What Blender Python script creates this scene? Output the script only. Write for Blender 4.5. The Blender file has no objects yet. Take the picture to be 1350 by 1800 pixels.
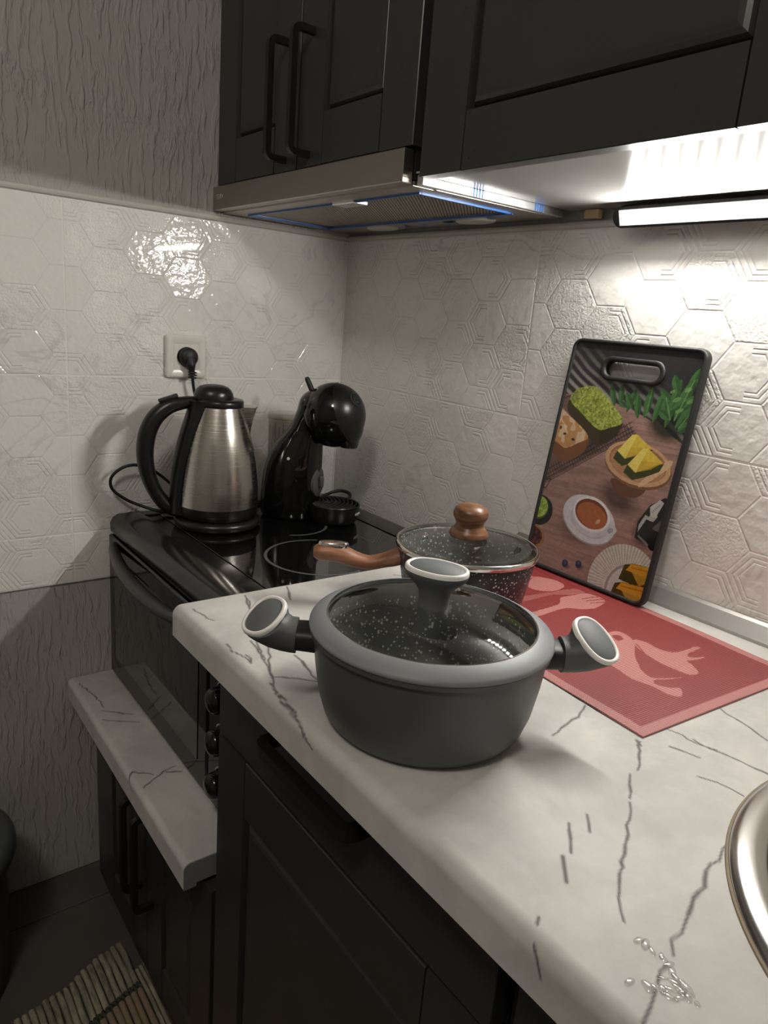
import bpy, bmesh, math, random
import numpy as np
from mathutils import Vector, Matrix
random.seed(4); np.random.seed(4)
sc = bpy.context.scene; COL = sc.collection
# ------------------------------------------------------------------ camera
cam = bpy.data.cameras.new('camera'); camo = bpy.data.objects.new('camera', cam); COL.objects.link(camo)
cam.sensor_fit = 'HORIZONTAL'; cam.sensor_width = 36.0; cam.lens = 36*1265.56/1350; cam.clip_start = .02
camo.matrix_world = Matrix(((.6011, -.2531, .7580, 1.397), (.7953, .0949, -.5987, -.9408), (.0793, .9628, .2586, 1.1939), (0, 0, 0, 1)))
sc.camera = camo
# ------------------------------------------------------------------ light and exposure
sc.view_settings.view_transform = 'Standard'; sc.view_settings.look = 'None'; sc.view_settings.gamma = 1
sc.view_settings.use_curve_mapping = False; sc.view_settings.exposure = 0.0
w = bpy.data.worlds.new('world'); sc.world = w; w.use_nodes = True
w.node_tree.nodes['Background'].inputs[0].default_value = (.9, .85, .78, 1); w.node_tree.nodes['Background'].inputs[1].default_value = .05
LED_DOT, LED_PANEL, CEIL_W = 920.0, .25, 20.0
pl = bpy.data.lights.new('ceiling_lamp_light', 'POINT'); pl.energy = CEIL_W; pl.color = (1, .93, .85); pl.shadow_soft_size = .12
plo = bpy.data.objects.new('ceiling_lamp_light', pl); COL.objects.link(plo); plo.location = (1.40, -1.40, 2.20)

# ------------------------------------------------------------------ materials
def mat(name, col=(.5, .5, .5), rough=.5, metal=0, spec=.5, emit=None, es=0, coat=0):
    m = bpy.data.materials.new(name); m.use_nodes = True; b = m.node_tree.nodes['Principled BSDF']
    b.inputs['Base Color'].default_value = (*col, 1); b.inputs['Roughness'].default_value = rough
    b.inputs['Metallic'].default_value = metal; b.inputs['Specular IOR Level'].default_value = spec
    b.inputs['Coat Weight'].default_value = coat
    if emit: b.inputs['Emission Color'].default_value = (*emit, 1); b.inputs['Emission Strength'].default_value = es
    return m
class NT:
    def __init__(s, m): s.t = m.node_tree; s.b = s.t.nodes.get('Principled BSDF')
    def n(s, typ, **kw):
        x = s.t.nodes.new(typ)
        for k, v in kw.items(): setattr(x, k, v)
        return x
    def put(s, inp, v):
        if v is None: return
        if isinstance(v, bpy.types.NodeSocket): s.t.links.new(v, inp)
        else: inp.default_value = v
    def m(s, op, a, b=None, c=None, clamp=False):
        x = s.n('ShaderNodeMath', operation=op, use_clamp=clamp)
        for i, v in enumerate((a, b, c)): s.put(x.inputs[i], v)
        return x.outputs[0]
    def vm(s, op, a, b=None, c=None):
        x = s.n('ShaderNodeVectorMath', operation=op)
        for i, v in enumerate((a, b, c)):
            if v is not None: s.put(x.inputs[i], v)
        return x.outputs['Value'] if op in ('DOT_PRODUCT', 'LENGTH', 'DISTANCE') else x.outputs['Vector']
    def noise(s, vec, scale, detail=3, rough=.5, dist=0):
        x = s.n('ShaderNodeTexNoise'); s.put(x.inputs['Vector'], vec); x.inputs['Scale'].default_value = scale
        x.inputs['Detail'].default_value = detail; x.inputs['Roughness'].default_value = rough; x.inputs['Distortion'].default_value = dist
        return x.outputs['Fac']
    def obj(s): return s.n('ShaderNodeTexCoord').outputs['Object']
    def pos(s): return s.n('ShaderNodeNewGeometry').outputs['Position']
    def mapr(s, v, a, b, c=0., d=1.):
        x = s.n('ShaderNodeMapRange'); s.put(x.inputs[0], v)
        for i, q in enumerate((a, b, c, d)): x.inputs[i+1].default_value = q
        return x.outputs[0]
    def mix(s, f, a, b):
        x = s.n('ShaderNodeMix', data_type='RGBA'); s.put(x.inputs[0], f)
        s.put(x.inputs[6], a if isinstance(a, bpy.types.NodeSocket) else (*a, 1)); s.put(x.inputs[7], b if isinstance(b, bpy.types.NodeSocket) else (*b, 1))
        return x.outputs[2]
    def scale(s, vec, sx): return s.vm('MULTIPLY', vec, sx)
    def bump(s, h, strength=1, dist=.001, prev=None):
        x = s.n('ShaderNodeBump'); s.put(x.inputs['Height'], h); x.inputs['Strength'].default_value = strength; x.inputs['Distance'].default_value = dist
        if prev is not None: s.put(x.inputs['Normal'], prev)
        s.t.links.new(x.outputs[0], s.b.inputs['Normal']); return x.outputs[0]
    def col(s, v): s.t.links.new(v, s.b.inputs['Base Color'])
    def rough(s, v): s.t.links.new(v, s.b.inputs['Roughness'])

# rough worm-grooved plaster
PLASTER = mat('textured_plaster', (.43, .41, .39), .85); N = NT(PLASTER); P_ = N.pos()
wq = N.n('ShaderNodeTexNoise'); N.put(wq.inputs['Vector'], P_); wq.inputs['Scale'].default_value = 14
wv = N.vm('ADD', P_, N.vm('MULTIPLY', wq.outputs['Color'], (.02, .02, .02)))
h1 = N.mapr(N.noise(N.scale(wv, (1, 1, .16)), 95, 2, .5), .50, .62)
h2 = N.mapr(N.noise(N.scale(wv, (1, 1, .3)), 150, 3, .6), .5, .6)
h3 = N.noise(P_, 40, 4, .6)
msk = N.mapr(N.noise(P_, 9, 2), .45, .6)
hh = N.m('ADD', N.m('MULTIPLY', h1, 1.0), N.m('ADD', N.m('MULTIPLY', N.m('MULTIPLY', h2, msk), .6), N.m('MULTIPLY', h3, .8)))
N.bump(hh, 1, .0014)
ROUGHP = mat('raw_plaster', (.42, .41, .39), .9); N = NT(ROUGHP); N.bump(N.noise(N.pos(), 180, 5, .7), 1, .004)
ROUNDP = mat('smooth_plaster', (.56, .54, .5), .7); N = NT(ROUNDP); N.bump(N.noise(N.pos(), 60, 4, .6), .8, .002)
GROUT = mat('grout', (.88, .86, .82), .5)
# hexagon relief tile
TILE = mat('hexagon_relief_tile', (.80, .77, .72), .10, coat=.2); N = NT(TILE); o_ = N.obj()
sx, sy = .05, .05*.866
sep = N.n('ShaderNodeSeparateXYZ'); N.put(sep.inputs[0], o_)
px = N.m('MULTIPLY', sep.outputs[0], 1/.150); py = N.m('MULTIPLY', sep.outputs[1], 1/.075)   # lattice 15 x 7.5 cm
cmb = N.n('ShaderNodeCombineXYZ'); N.put(cmb.inputs[0], N.m('MULTIPLY', px, 1.7320508)); N.put(cmb.inputs[1], py)
R_ = (1.7320508, 1, 1)
def modc(v):
    a = N.vm('MODULO', N.vm('ADD', v, (17.320508, 10, 0)), R_); return N.vm('SUBTRACT', a, (.8660254, .5, 0))
a_ = modc(cmb.outputs[0]); b_ = modc(N.vm('ADD', cmb.outputs[0], (.8660254, .5, 0)))
lt = N.m('LESS_THAN', N.vm('DOT_PRODUCT', a_, a_), N.vm('DOT_PRODUCT', b_, b_))
gx = N.n('ShaderNodeMix', data_type='VECTOR'); N.put(gx.inputs[0], lt); N.put(gx.inputs[4], b_); N.put(gx.inputs[5], a_)
gv = gx.outputs[1]
cid = N.vm('SUBTRACT', cmb.outputs[0], gv)
wn = N.n('ShaderNodeTexWhiteNoise', noise_dimensions='3D'); N.put(wn.inputs[0], N.vm('SNAP', N.vm('ADD', cid, (.05, .05, 0)), (.2, .2, 1)))
sg = N.n('ShaderNodeSeparateXYZ'); N.put(sg.inputs[0], gv)
ab = N.vm('ABSOLUTE', gv)
hd = N.m('MAXIMUM', N.m('MULTIPLY', N.vm('DOT_PRODUCT', ab, (.8660254, .5, 0)), 1.0), N.vm('DOT_PRODUCT', ab, (0, 1, 0)))  # 0 centre .. .5 edge
sc3 = N.n('ShaderNodeSeparateColor'); N.put(sc3.inputs[0], wn.outputs['Color'])
r1, r2, r3 = sc3.outputs[0], sc3.outputs[1], sc3.outputs[2]
groove = N.mapr(hd, .475, .5, 0, 1)
def band(c, wd): return N.m('SUBTRACT', 1.0, N.m('MULTIPLY', N.m('ABSOLUTE', N.m('SUBTRACT', hd, c)), 1/wd), clamp=True)
side = N.m('GREATER_THAN', N.m('MULTIPLY', sg.outputs[0], N.m('SUBTRACT', r1, .5)), .0)
updn = N.m('GREATER_THAN', r3, .35)
chev = N.m('MULTIPLY', N.m('MULTIPLY', N.m('ADD', band(.405, .022), band(.325, .022)), side), updn)
tiltx = N.m('MULTIPLY', sg.outputs[0], N.m('SUBTRACT', r2, .5)); tilty = N.m('MULTIPLY', sg.outputs[1], N.m('SUBTRACT', r3, .5))
fine = N.noise(o_, 260, 3, .5); med = N.noise(o_, 60, 2, .5)
cellrough = N.m('GREATER_THAN', r2, .55)
H_ = N.m('ADD', N.m('MULTIPLY', groove, -.55), N.m('MULTIPLY', chev, -.62))
H_ = N.m('ADD', H_, N.m('MULTIPLY', N.m('ADD', tiltx, tilty), 4.0))
H_ = N.m('ADD', H_, N.m('MULTIPLY', N.m('MULTIPLY', fine, cellrough), 1.1))
H_ = N.m('ADD', H_, N.m('MULTIPLY', med, 1.3))
N.bump(H_, 1, .0012)
P_ = N.pos()
wd = N.noise(P_, 3.0, 5, .6)
vein = N.m('ABSOLUTE', N.m('SUBTRACT', N.noise(N.vm('MULTIPLY', P_, (1.3, 1.3, 2.1)), 2.6, 5, .55, 1.6), .5))
vm_ = N.m('MULTIPLY', N.mapr(vein, 0, .018, 1, 0), N.mapr(N.noise(P_, 4, 2), .42, .62))
N.col(N.mix(N.m('MULTIPLY', vm_, .40), N.mix(N.mapr(wd, .4, .7), (.90, .88, .845), (.85, .83, .795)), (.52, .505, .49)))
# worktop: pale mottled stone print with dark cracks (crack mask stored per vertex)
STONE = mat('cracked_stone_laminate', (.6, .58, .55), .55, spec=.25); N = NT(STONE); P_ = N.pos()
at = N.n('ShaderNodeAttribute', attribute_name='crack')
mot = N.noise(P_, 7, 6, .62, .4); mot2 = N.noise(P_, 30, 4, .6)
base = N.mix(N.mapr(mot, .38, .66), (.60, .585, .555), (.44, .43, .41))
base = N.mix(N.m('MULTIPLY', N.mapr(mot2, .55, .7), .35), base, (.66, .645, .62))
N.col(N.mix(N.m('MULTIPLY', at.outputs['Fac'], .92), base, (.075, .065, .065))); N.rough(N.mapr(mot2, .3, .7, .48, .62))
N.bump(mot2, .25, .0004)
BLACKCAB = mat('black_cabinet_paint', (.031, .0312, .0312), .40); N = NT(BLACKCAB)
gr = N.noise(N.scale(N.obj(), (1, 1, .06)), 160, 3, .6); N.bump(gr, .25, .0006); N.rough(N.mapr(N.noise(N.pos(), 12, 4), .3, .7, .27, .38))
CARC = mat('black_carcass', (.014, .014, .014), .6)
HANDLE = mat('matt_black_metal', (.006, .006, .006), .45)
UNDER = mat('white_gloss_board', (.26, .257, .252), .15)
def brushed(name, col, r, sc_=(1, 1, 60), amt=.15):
    m = mat(name, col, r, 1); n = NT(m); g = n.noise(n.scale(n.obj(), sc_), 14, 4, .7); n.rough(n.mapr(g, .3, .7, r-.06, r+.08)); n.bump(g, amt*.3, .0003); return m
STEEL = brushed('brushed_steel', (.60, .57, .52), .23)
HOODSTEEL = brushed('hood_steel', (.42, .39, .35), .36, (3, 1, 60))
CHROME = mat('polished_steel', (.75, .73, .70), .12, 1)
ALU = mat('aluminium', (.78, .78, .78), .3, 1)
TRIMA = mat('grey_aluminium_trim', (.46, .44, .42), .38, .6)
GLOSSB = mat('gloss_black', (.005, .005, .005), .06, spec=.5)
HOBG = mat('black_hob_glass', (.004, .004, .004), .035, coat=.6); N = NT(HOBG); N.rough(N.mapr(N.noise(N.pos(), 25, 5, .7), .45, .8, .03, .12))
ENAMEL = mat('black_enamel', (.012, .012, .012), .16)
SATB = mat('satin_black_plastic', (.010, .010, .010), .30)
MATB = mat('matt_black_plastic', (.014, .014, .014), .5)
DISC = mat('dark_grey_plastic', (.075, .078, .08), .5)
RING = mat('hob_ring_print', (.10, .105, .115), .25)
WHITEP = mat('white_plastic', (.80, .78, .73), .25)
BLUE = mat('blue_film', (.045, .16, .50), .3)
RED = mat('red_lamp', (.6, .02, .01), .3, emit=(1, .05, .02), es=.4)
LEDD = mat('led_dot', (1, 1, 1), .4, emit=(1, .965, .90), es=LED_DOT)
LEDP = mat('led_diffuser', (.22, .22, .22), .4, emit=(1, .97, .92), es=LED_PANEL)
LAMP = mat('frosted_lamp', (.6, .58, .5), .5)
POTG = mat('pot_grey_coating', (.082, .085, .086), .42); N = NT(POTG); N.rough(N.mapr(N.noise(N.pos(), 20, 4), .3, .7, .36, .46)); N.bump(N.noise(N.pos(), 500, 2), .12, .0002)
SILI = mat('grey_silicone', (.21, .225, .235), .50); SILD = mat('dark_grey_silicone', (.075, .08, .082), .55); SILP = mat('pad_grey_silicone', (.115, .125, .13), .6)
WSIL = mat('white_silicone', (.82, .80, .76), .4)
def speckled(name, base, sc_=350, th=.16):
    m = mat(name, base, .35); n = NT(m); v = n.n('ShaderNodeTexVoronoi'); n.put(v.inputs['Vector'], n.obj()); v.inputs['Scale'].default_value = sc_
    s3 = n.n('ShaderNodeSeparateColor'); n.put(s3.inputs[0], v.outputs['Color'])
    f = n.m('MULTIPLY', n.m('LESS_THAN', v.outputs['Distance'], n.m('MULTIPLY', s3.outputs[1], th*2.6)), n.m('GREATER_THAN', s3.outputs[0], .55))
    n.col(n.mix(f, base, (.55, .55, .55))); return m
SPECK = speckled('speckled_nonstick', (.13, .133, .13), 330, .2); SPECKO = speckled('speckled_pot_outside', (.028, .025, .027), 380, .2)
WALN = mat('walnut', (.20, .09, .045), .35); N = NT(WALN)
g = N.noise(N.scale(N.obj(), (1, 1, 6)), 22, 5, .6, 1.2); N.col(N.mix(N.mapr(g, .35, .65), (.26, .12, .06), (.09, .038, .018)))
WOODH = mat('reddish_wood_handle', (.26, .115, .06), .42); N = NT(WOODH)
g = N.noise(N.scale(N.obj(), (1, 7, 7)), 14, 4, .6, .6); N.col(N.mix(N.mapr(g, .35, .65), (.33, .15, .08), (.19, .08, .04)))
PINE = mat('raw_pine', (.55, .42, .24), .7)
CORD = mat('black_cord', (.008, .008, .008), .5)
FLOORM = mat('dark_floor_tile', (.085, .078, .072), .5); N = NT(FLOORM); N.col(N.mix(N.noise(N.pos(), 6, 5, .6), (.055, .05, .047), (.12, .11, .10)))
FGROUT = mat('floor_grout', (.17, .13, .10), .8)
BINM = mat('bin_grey_plastic', (.055, .062, .062), .38)
CEILM = mat('ceiling_paint', (.75, .74, .72), .9)
PLAINW = mat('wall_paint', (.45, .43, .40), .9)
STEELIN = mat('sink_steel', (.62, .60, .57), .22, 1)
SEAL = mat('yellowed_sealant', (.22, .17, .10), .6)
WATER = None
def clearglass(name, tint=(1, 1, 1), refl=1.0, ior=1.5):
    m = bpy.data.materials.new(name); m.use_nodes = True; t = m.node_tree; t.nodes.clear()
    o = t.nodes.new('ShaderNodeOutputMaterial'); mx = t.nodes.new('ShaderNodeMixShader'); tr = t.nodes.new('ShaderNodeBsdfTransparent'); gl = t.nodes.new('ShaderNodeBsdfGlossy')
    lw_ = t.nodes.new('ShaderNodeLayerWeight'); lw_.inputs[0].default_value = .5; pw = t.nodes.new('ShaderNodeMath'); pw.operation = 'POWER'; pw.inputs[1].default_value = 5; t.links.new(lw_.outputs['Facing'], pw.inputs[0]); f0 = ((ior-1)/(ior+1))**2*2.4; fr = t.nodes.new('ShaderNodeMath'); fr.operation = 'MULTIPLY_ADD'; fr.inputs[1].default_value = 1-f0; fr.inputs[2].default_value = f0; t.links.new(pw.outputs[0], fr.inputs[0]); gl.inputs['Roughness'].default_value = .03
    tr.inputs[0].default_value = (*tint, 1)
    t.links.new(fr.outputs[0], mx.inputs[0]); t.links.new(tr.outputs[0], mx.inputs[1]); t.links.new(gl.outputs[0], mx.inputs[2]); t.links.new(mx.outputs[0], o.inputs[0]); return m
LIDG = clearglass('lid_glass', (.86, .88, .86)); JARG = clearglass('clear_plastic', (.88, .88, .86), ior=1.35); WATER = clearglass('water', (.97, .97, .96), ior=1.7)
MESHF = mat('hood_filter_mesh', (.30, .27, .2), .4, .8); N = NT(MESHF)
s1 = N.n('ShaderNodeSeparateXYZ'); N.put(s1.inputs[0], N.obj())
wx = N.m('SINE', N.m('MULTIPLY', s1.outputs[0], 900)); wy = N.m('SINE', N.m('MULTIPLY', s1.outputs[1], 900))
pr = N.m('MULTIPLY', wx, wy); N.col(N.mix(N.mapr(pr, -.3, .6), (.07, .06, .05), (.70, .62, .50))); N.bump(pr, 1, .001)

# ------------------------------------------------------------------ geometry helpers
def link(name, me, m, parent=None, smooth=False, autos=None):
    if m is not None: me.materials.append(m)
    o = bpy.data.objects.new(name, me); COL.objects.link(o)
    if parent is not None: o.parent = parent
    if smooth:
        me.polygons.foreach_set('use_smooth', [True]*len(me.polygons))
        if autos: me.set_sharp_from_angle(angle=math.radians(autos))
    return o
def obj(name, bm, m, parent=None, smooth=False, autos=40):
    me = bpy.data.meshes.new(name); bmesh.ops.recalc_face_normals(bm, faces=bm.faces); bm.to_mesh(me); bm.free(); return link(name, me, m, parent, smooth, autos)
def empty(name, loc=(0, 0, 0), rz=0, parent=None):
    o = bpy.data.objects.new(name, None); COL.objects.link(o); o.location = loc; o.rotation_euler = (0, 0, rz); o.empty_display_size = .05; return o
def tag(o, label, cat, group=None, kind=None):
    o['label'] = label; o['category'] = cat
    if group: o['group'] = group
    if kind: o['kind'] = kind
    return o
def struct(o, label=None):
    o['kind'] = 'structure'
    if label: o['label'] = label
    return o
def box(bm, x0, x1, y0, y1, z0, z1, bev=0, seg=2):
    r = bmesh.ops.create_cube(bm, size=1); vs = r['verts']
    for v in vs: v.co = Vector(((x0+x1)/2+v.co.x*(x1-x0), (y0+y1)/2+v.co.y*(y1-y0), (z0+z1)/2+v.co.z*(z1-z0)))
    if bev:
        es = list({e for v in vs for e in v.link_edges}); bmesh.ops.bevel(bm, geom=es, offset=bev, segments=seg, affect='EDGES', profile=.5)
    return bm
def B(*a, **k): return box(bmesh.new(), *a, **k)
def lathe(prof, seg=64, bm=None, center=(0, 0), closed=False):
    bm = bm or bmesh.new(); rings = []
    for r, z in prof:
        if r < 1e-6: rings.append([bm.verts.new((center[0], center[1], z))])
        else: rings.append([bm.verts.new((center[0]+r*math.cos(2*math.pi*i/seg), center[1]+r*math.sin(2*math.pi*i/seg), z)) for i in range(seg)])
    prs = list(zip(rings, rings[1:])) + ([(rings[-1], rings[0])] if closed else [])
    for a, b in prs:
        for i in range(seg):
            j = (i+1) % seg
            if len(a) == 1 and len(b) == 1: continue
            if len(a) == 1: bm.faces.new((a[0], b[i], b[j]))
            elif len(b) == 1: bm.faces.new((a[i], a[j], b[0]))
            else: bm.faces.new((a[i], a[j], b[j], b[i]))
    return bm
def smoothpts(pts, n=8):
    P = [Vector(p) for p in pts]; out = []
    for i in range(len(P)-1):
        p0 = P[max(i-1, 0)]; p1 = P[i]; p2 = P[i+1]; p3 = P[min(i+2, len(P)-1)]
        for k in range(n):
            t = k/n; out.append(.5*((2*p1)+(p2-p0)*t+(2*p0-5*p1+4*p2-p3)*t*t+(3*p1-p0-3*p2+p3)*t**3))
    out.append(P[-1]); return out
def tube(pts, rad, seg=12, bm=None, sm=6, up=(0, 0, 1), flat=1.0, cap=True, closed=False):
    """sweep; rad number or list; flat scales the section along the 'up' axis"""
    bm = bm or bmesh.new()
    if hasattr(rad, '__len__'):
        rr = [Vector((r, 0, 0)) for r in rad]; R = [v.x for v in (smoothpts(rr, sm) if sm > 1 else rr)]
    P = smoothpts(pts, sm) if sm > 1 else [Vector(p) for p in pts]
    if not hasattr(rad, '__len__'): R = [rad]*len(P)
    rings = []; upv = Vector(up); n = len(P)
    for i, p in enumerate(P):
        t = ((P[(i+1) % n]-P[i-1]) if closed else (P[min(i+1, n-1)]-P[max(i-1, 0)])).normalized()
        s = t.cross(upv)
        if s.length < 1e-4: s = t.cross(Vector((1, 0, 0)))
        s.normalize(); u = s.cross(t)
        rings.append([bm.verts.new(p+s*math.cos(a)*R[i]+u*math.sin(a)*R[i]*flat) for a in [2*math.pi*k/seg for k in range(seg)]])
    for a, b in list(zip(rings, rings[1:]))+([(rings[-1], rings[0])] if closed else []):
        for i in range(seg): bm.faces.new((a[i], a[(i+1) % seg], b[(i+1) % seg], b[i]))
    if cap and not closed: bm.faces.new(rings[0][::-1]); bm.faces.new(rings[-1])
    return bm
def loft(secs, bm=None, cap=True):
    """secs: lists of 3-D points, same count"""
    bm = bm or bmesh.new(); rings = [[bm.verts.new(p) for p in s] for s in secs]; n = len(rings[0])
    for a, b in zip(rings, rings[1:]):
        for i in range(n): bm.faces.new((a[i], a[(i+1) % n], b[(i+1) % n], b[i]))
    if cap: bm.faces.new(rings[0][::-1]); bm.faces.new(rings[-1])
    return bm
def sellipse(cx, cy, hx, hy, z, n=40, e=2.4):
    o = []
    for k in range(n):
        a = 2*math.pi*k/n; c, s = math.cos(a), math.sin(a)
        o.append((cx+hx*math.copysign(abs(c)**(2/e), c), cy+hy*math.copysign(abs(s)**(2/e), s), z))
    return o
def rrect(w_, h_, r, n=6, cx=0, cy=0):
    o = []
    for (sx_, sy_, a0) in ((1, -1, -90), (1, 1, 0), (-1, 1, 90), (-1, -1, 180)):
        for k in range(n+1):
            a = math.radians(a0+90*k/n); o.append((cx+sx_*(w_/2-r)+r*math.cos(a), cy+sy_*(h_/2-r)+r*math.sin(a)))
    return o
def plate(loops, t, m4=None):
    """extruded outline with holes; loops 2-D; z 0..t"""
    bm = bmesh.new(); es = []
    for lp in loops:
        vs = [bm.verts.new((x, y, 0)) for x, y in lp]; es += [bm.edges.new((vs[i], vs[(i+1) % len(vs)])) for i in range(len(vs))]
    bmesh.ops.triangle_fill(bm, use_beauty=True, edges=es)
    r = bmesh.ops.extrude_face_region(bm, geom=list(bm.faces))
    bmesh.ops.translate(bm, verts=[v for v in r['geom'] if isinstance(v, bmesh.types.BMVert)], vec=(0, 0, t))
    if m4 is not None: bmesh.ops.transform(bm, matrix=m4, verts=bm.verts)
    return bm
def strip_ring(outer, inner, prof_h):  # loft ring between two outlines with a rounded top
    secs = []
    n = len(outer)
    for (f, z) in prof_h: secs.append([(outer[i][0]*(1-f)+inner[i][0]*f, outer[i][1]*(1-f)+inner[i][1]*f, z) for i in range(n)])
    bm = bmesh.new(); rings = [[bm.verts.new(p) for p in s] for s in secs]
    for a, b in zip(rings, rings[1:]+rings[:1]):
        for i in range(n): bm.faces.new((a[i], a[(i+1) % n], b[(i+1) % n], b[i]))
    return bm
def xf(bm, m4): bmesh.ops.transform(bm, matrix=m4, verts=bm.verts); return bm
def T(x, y, z): return Matrix.Translation((x, y, z))
def Rt(a, ax): return Matrix.Rotation(math.radians(a), 4, ax)
def text(name, body, size, m, m4, parent, ext=.0002, bold=0):
    c = bpy.data.curves.new(name, 'FONT'); c.body = body; c.size = size; c.extrude = ext; c.offset = bold
    o = bpy.data.objects.new(name, c); COL.objects.link(o)
    me = bpy.data.meshes.new_from_object(o.evaluated_get(bpy.context.evaluated_depsgraph_get())); bpy.data.objects.remove(o)
    me.transform(m4); return link(name, me, m, parent)
def grid_mesh(nx, ny, fn):
    """vertices fn(i,j) arrays -> mesh"""
    V = fn; idx = np.arange(nx*ny).reshape(ny, nx)
    a = idx[:-1, :-1].ravel(); b = idx[:-1, 1:].ravel(); c = idx[1:, 1:].ravel(); d = idx[1:, :-1].ravel()
    return V, np.stack([a, b, c, d], 1)
def np_mesh(name, V, F):
    me = bpy.data.meshes.new(name); me.vertices.add(len(V)); me.vertices.foreach_set('co', V.astype(np.float32).ravel())
    me.loops.add(F.size); me.loops.foreach_set('vertex_index', F.astype(np.int32).ravel()); me.polygons.add(len(F))
    me.polygons.foreach_set('loop_start', np.arange(0, F.size, 4, dtype=np.int32)); me.update(calc_edges=True); return me

def adopt(o, p):
    bpy.context.view_layer.update(); o.parent = p; o.matrix_parent_inverse = p.matrix_world.inverted(); return o
# ------------------------------------------------------------------ room shell
FZ = -.015; RX, RY, RZ = 2.9, -2.7, 2.42
TT = .008
floor = struct(obj('floor', B(-.1, RX, RY, .1, FZ-.06, FZ-.004), FGROUT), 'dark grey tiled kitchen floor')
xs = [0.001, .10, .70, 1.30, 1.90, 2.50, RX]; ys = [0, -.42, -1.02, -1.62, -2.22, RY]
for i in range(len(xs)-1):
    for j in range(len(ys)-1):
        obj('tile', B(xs[i]+.0015, xs[i+1]-.0015, ys[j+1]+.0015, ys[j]-.0015, FZ-.006, FZ, bev=.0008, seg=1), FLOORM, floor)
wl = struct(obj('wall_left', B(-.10, -TT+.002, RY, .1, FZ-.06, RZ), PLASTER), 'grey worm-textured plaster wall behind relief tiles')
wb = struct(obj('wall_back', B(-.10, RX+.1, TT-.002, .1, FZ-.06, RZ), ROUGHP), 'back wall of relief tiles behind the worktop')
# plaster faces above and below the left tiles, flush with the tiles
obj('plaster_coat', B(-TT, .0, RY, TT-.002, 1.3545, RZ), PLASTER, wl)
obj('plaster_coat', B(-TT, -.001, RY, TT-.002, FZ, .644), PLASTER, wl)
obj('plaster_bead', xf(tube([(.0, RY, 0), (.0, -1.2, 0), (.0, 0, 0)], .006, 10, sm=1), T(-.003, 0, 1.356)), ROUNDP, wl)
obj('plaster_bead', xf(tube([(0, .0, 0), (1.2, 0, 0), (RX, 0, 0)], .006, 10, sm=1), T(0, .003, 1.356)), ROUNDP, wb)
obj('grout_bed', B(-TT+.001, -.0005, RY, 0, .65, 1.35), GROUT, wl)
obj('grout_bed', B(0, RX, .0005, TT-.001, .65, 1.35), GROUT, wb)
obj('corner_joint', tube([(.0005, -.0005, .65), (.0005, -.0005, 1.0), (.0005, -.0005, 1.35)], .0022, 8, sm=1), GROUT, wb)
def tile_mesh(w_, h_):
    bm = B(0, w_, 0, h_, -TT+.001, 0, bev=.0012, seg=2); me = bpy.data.meshes.new('tile'); bm.to_mesh(me); bm.free(); me.materials.append(TILE); return me
tm = {}
def tile(parent, wallside, a0, a1, z0, z1):
    k = (round(a1-a0, 3), round(z1-z0, 3))
    if k not in tm: tm[k] = tile_mesh(a1-a0-.0018, z1-z0-.0018)
    o = bpy.data.objects.new('tile', tm[k]); COL.objects.link(o); o.parent = parent
    if wallside == 'left':  # local x -> +y world from y=-a1, local y -> z, normal -> +x
        o.matrix_local = Matrix(((0, 0, 1, 0), (1, 0, 0, -a1+.0009), (0, 1, 0, z0+.0009), (0, 0, 0, 1)))
    else:                   # local x -> +x, y->z, normal -> -y
        o.matrix_local = Matrix(((1, 0, 0, a0+.0009), (0, 0, -1, 0), (0, 1, 0, z0+.0009), (0, 0, 0, 1)))
rows = [(1.05, 1.35), (.75, 1.05), (.65, .75)]
for z0, z1 in rows:
    for a0, a1 in ((0, .592), (.592, 1.192), (1.192, 1.792), (1.792, 2.392), (2.392, 2.699)): tile(wl, 'left', a0, a1, z0, z1)
    for a0, a1 in ((0, .557), (.557, 1.157), (1.157, 1.757), (1.757, 2.357), (2.357, RX)): tile(wb, 'back', a0, a1, z0, z1)
struct(obj('wall_right', B(RX, RX+.1, RY, .1, FZ-.06, RZ), PLAINW)); struct(obj('wall_front', B(-.1, RX+.1, RY-.1, RY, FZ-.06, RZ), PLAINW))
struct(obj('ceiling', B(-.1, RX+.1, RY-.1, .1, RZ, RZ+.08), CEILM))
# ceiling lamp (the room light behind the camera)
cl = empty('ceiling_lamp', (1.40, -1.40, RZ)); tag(cl, 'square white ceiling lamp behind the camera', 'lamp')
obj('housing', B(-.2, .2, -.2, .2, -.06, -.001, bev=.008), WHITEP, cl)

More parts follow.
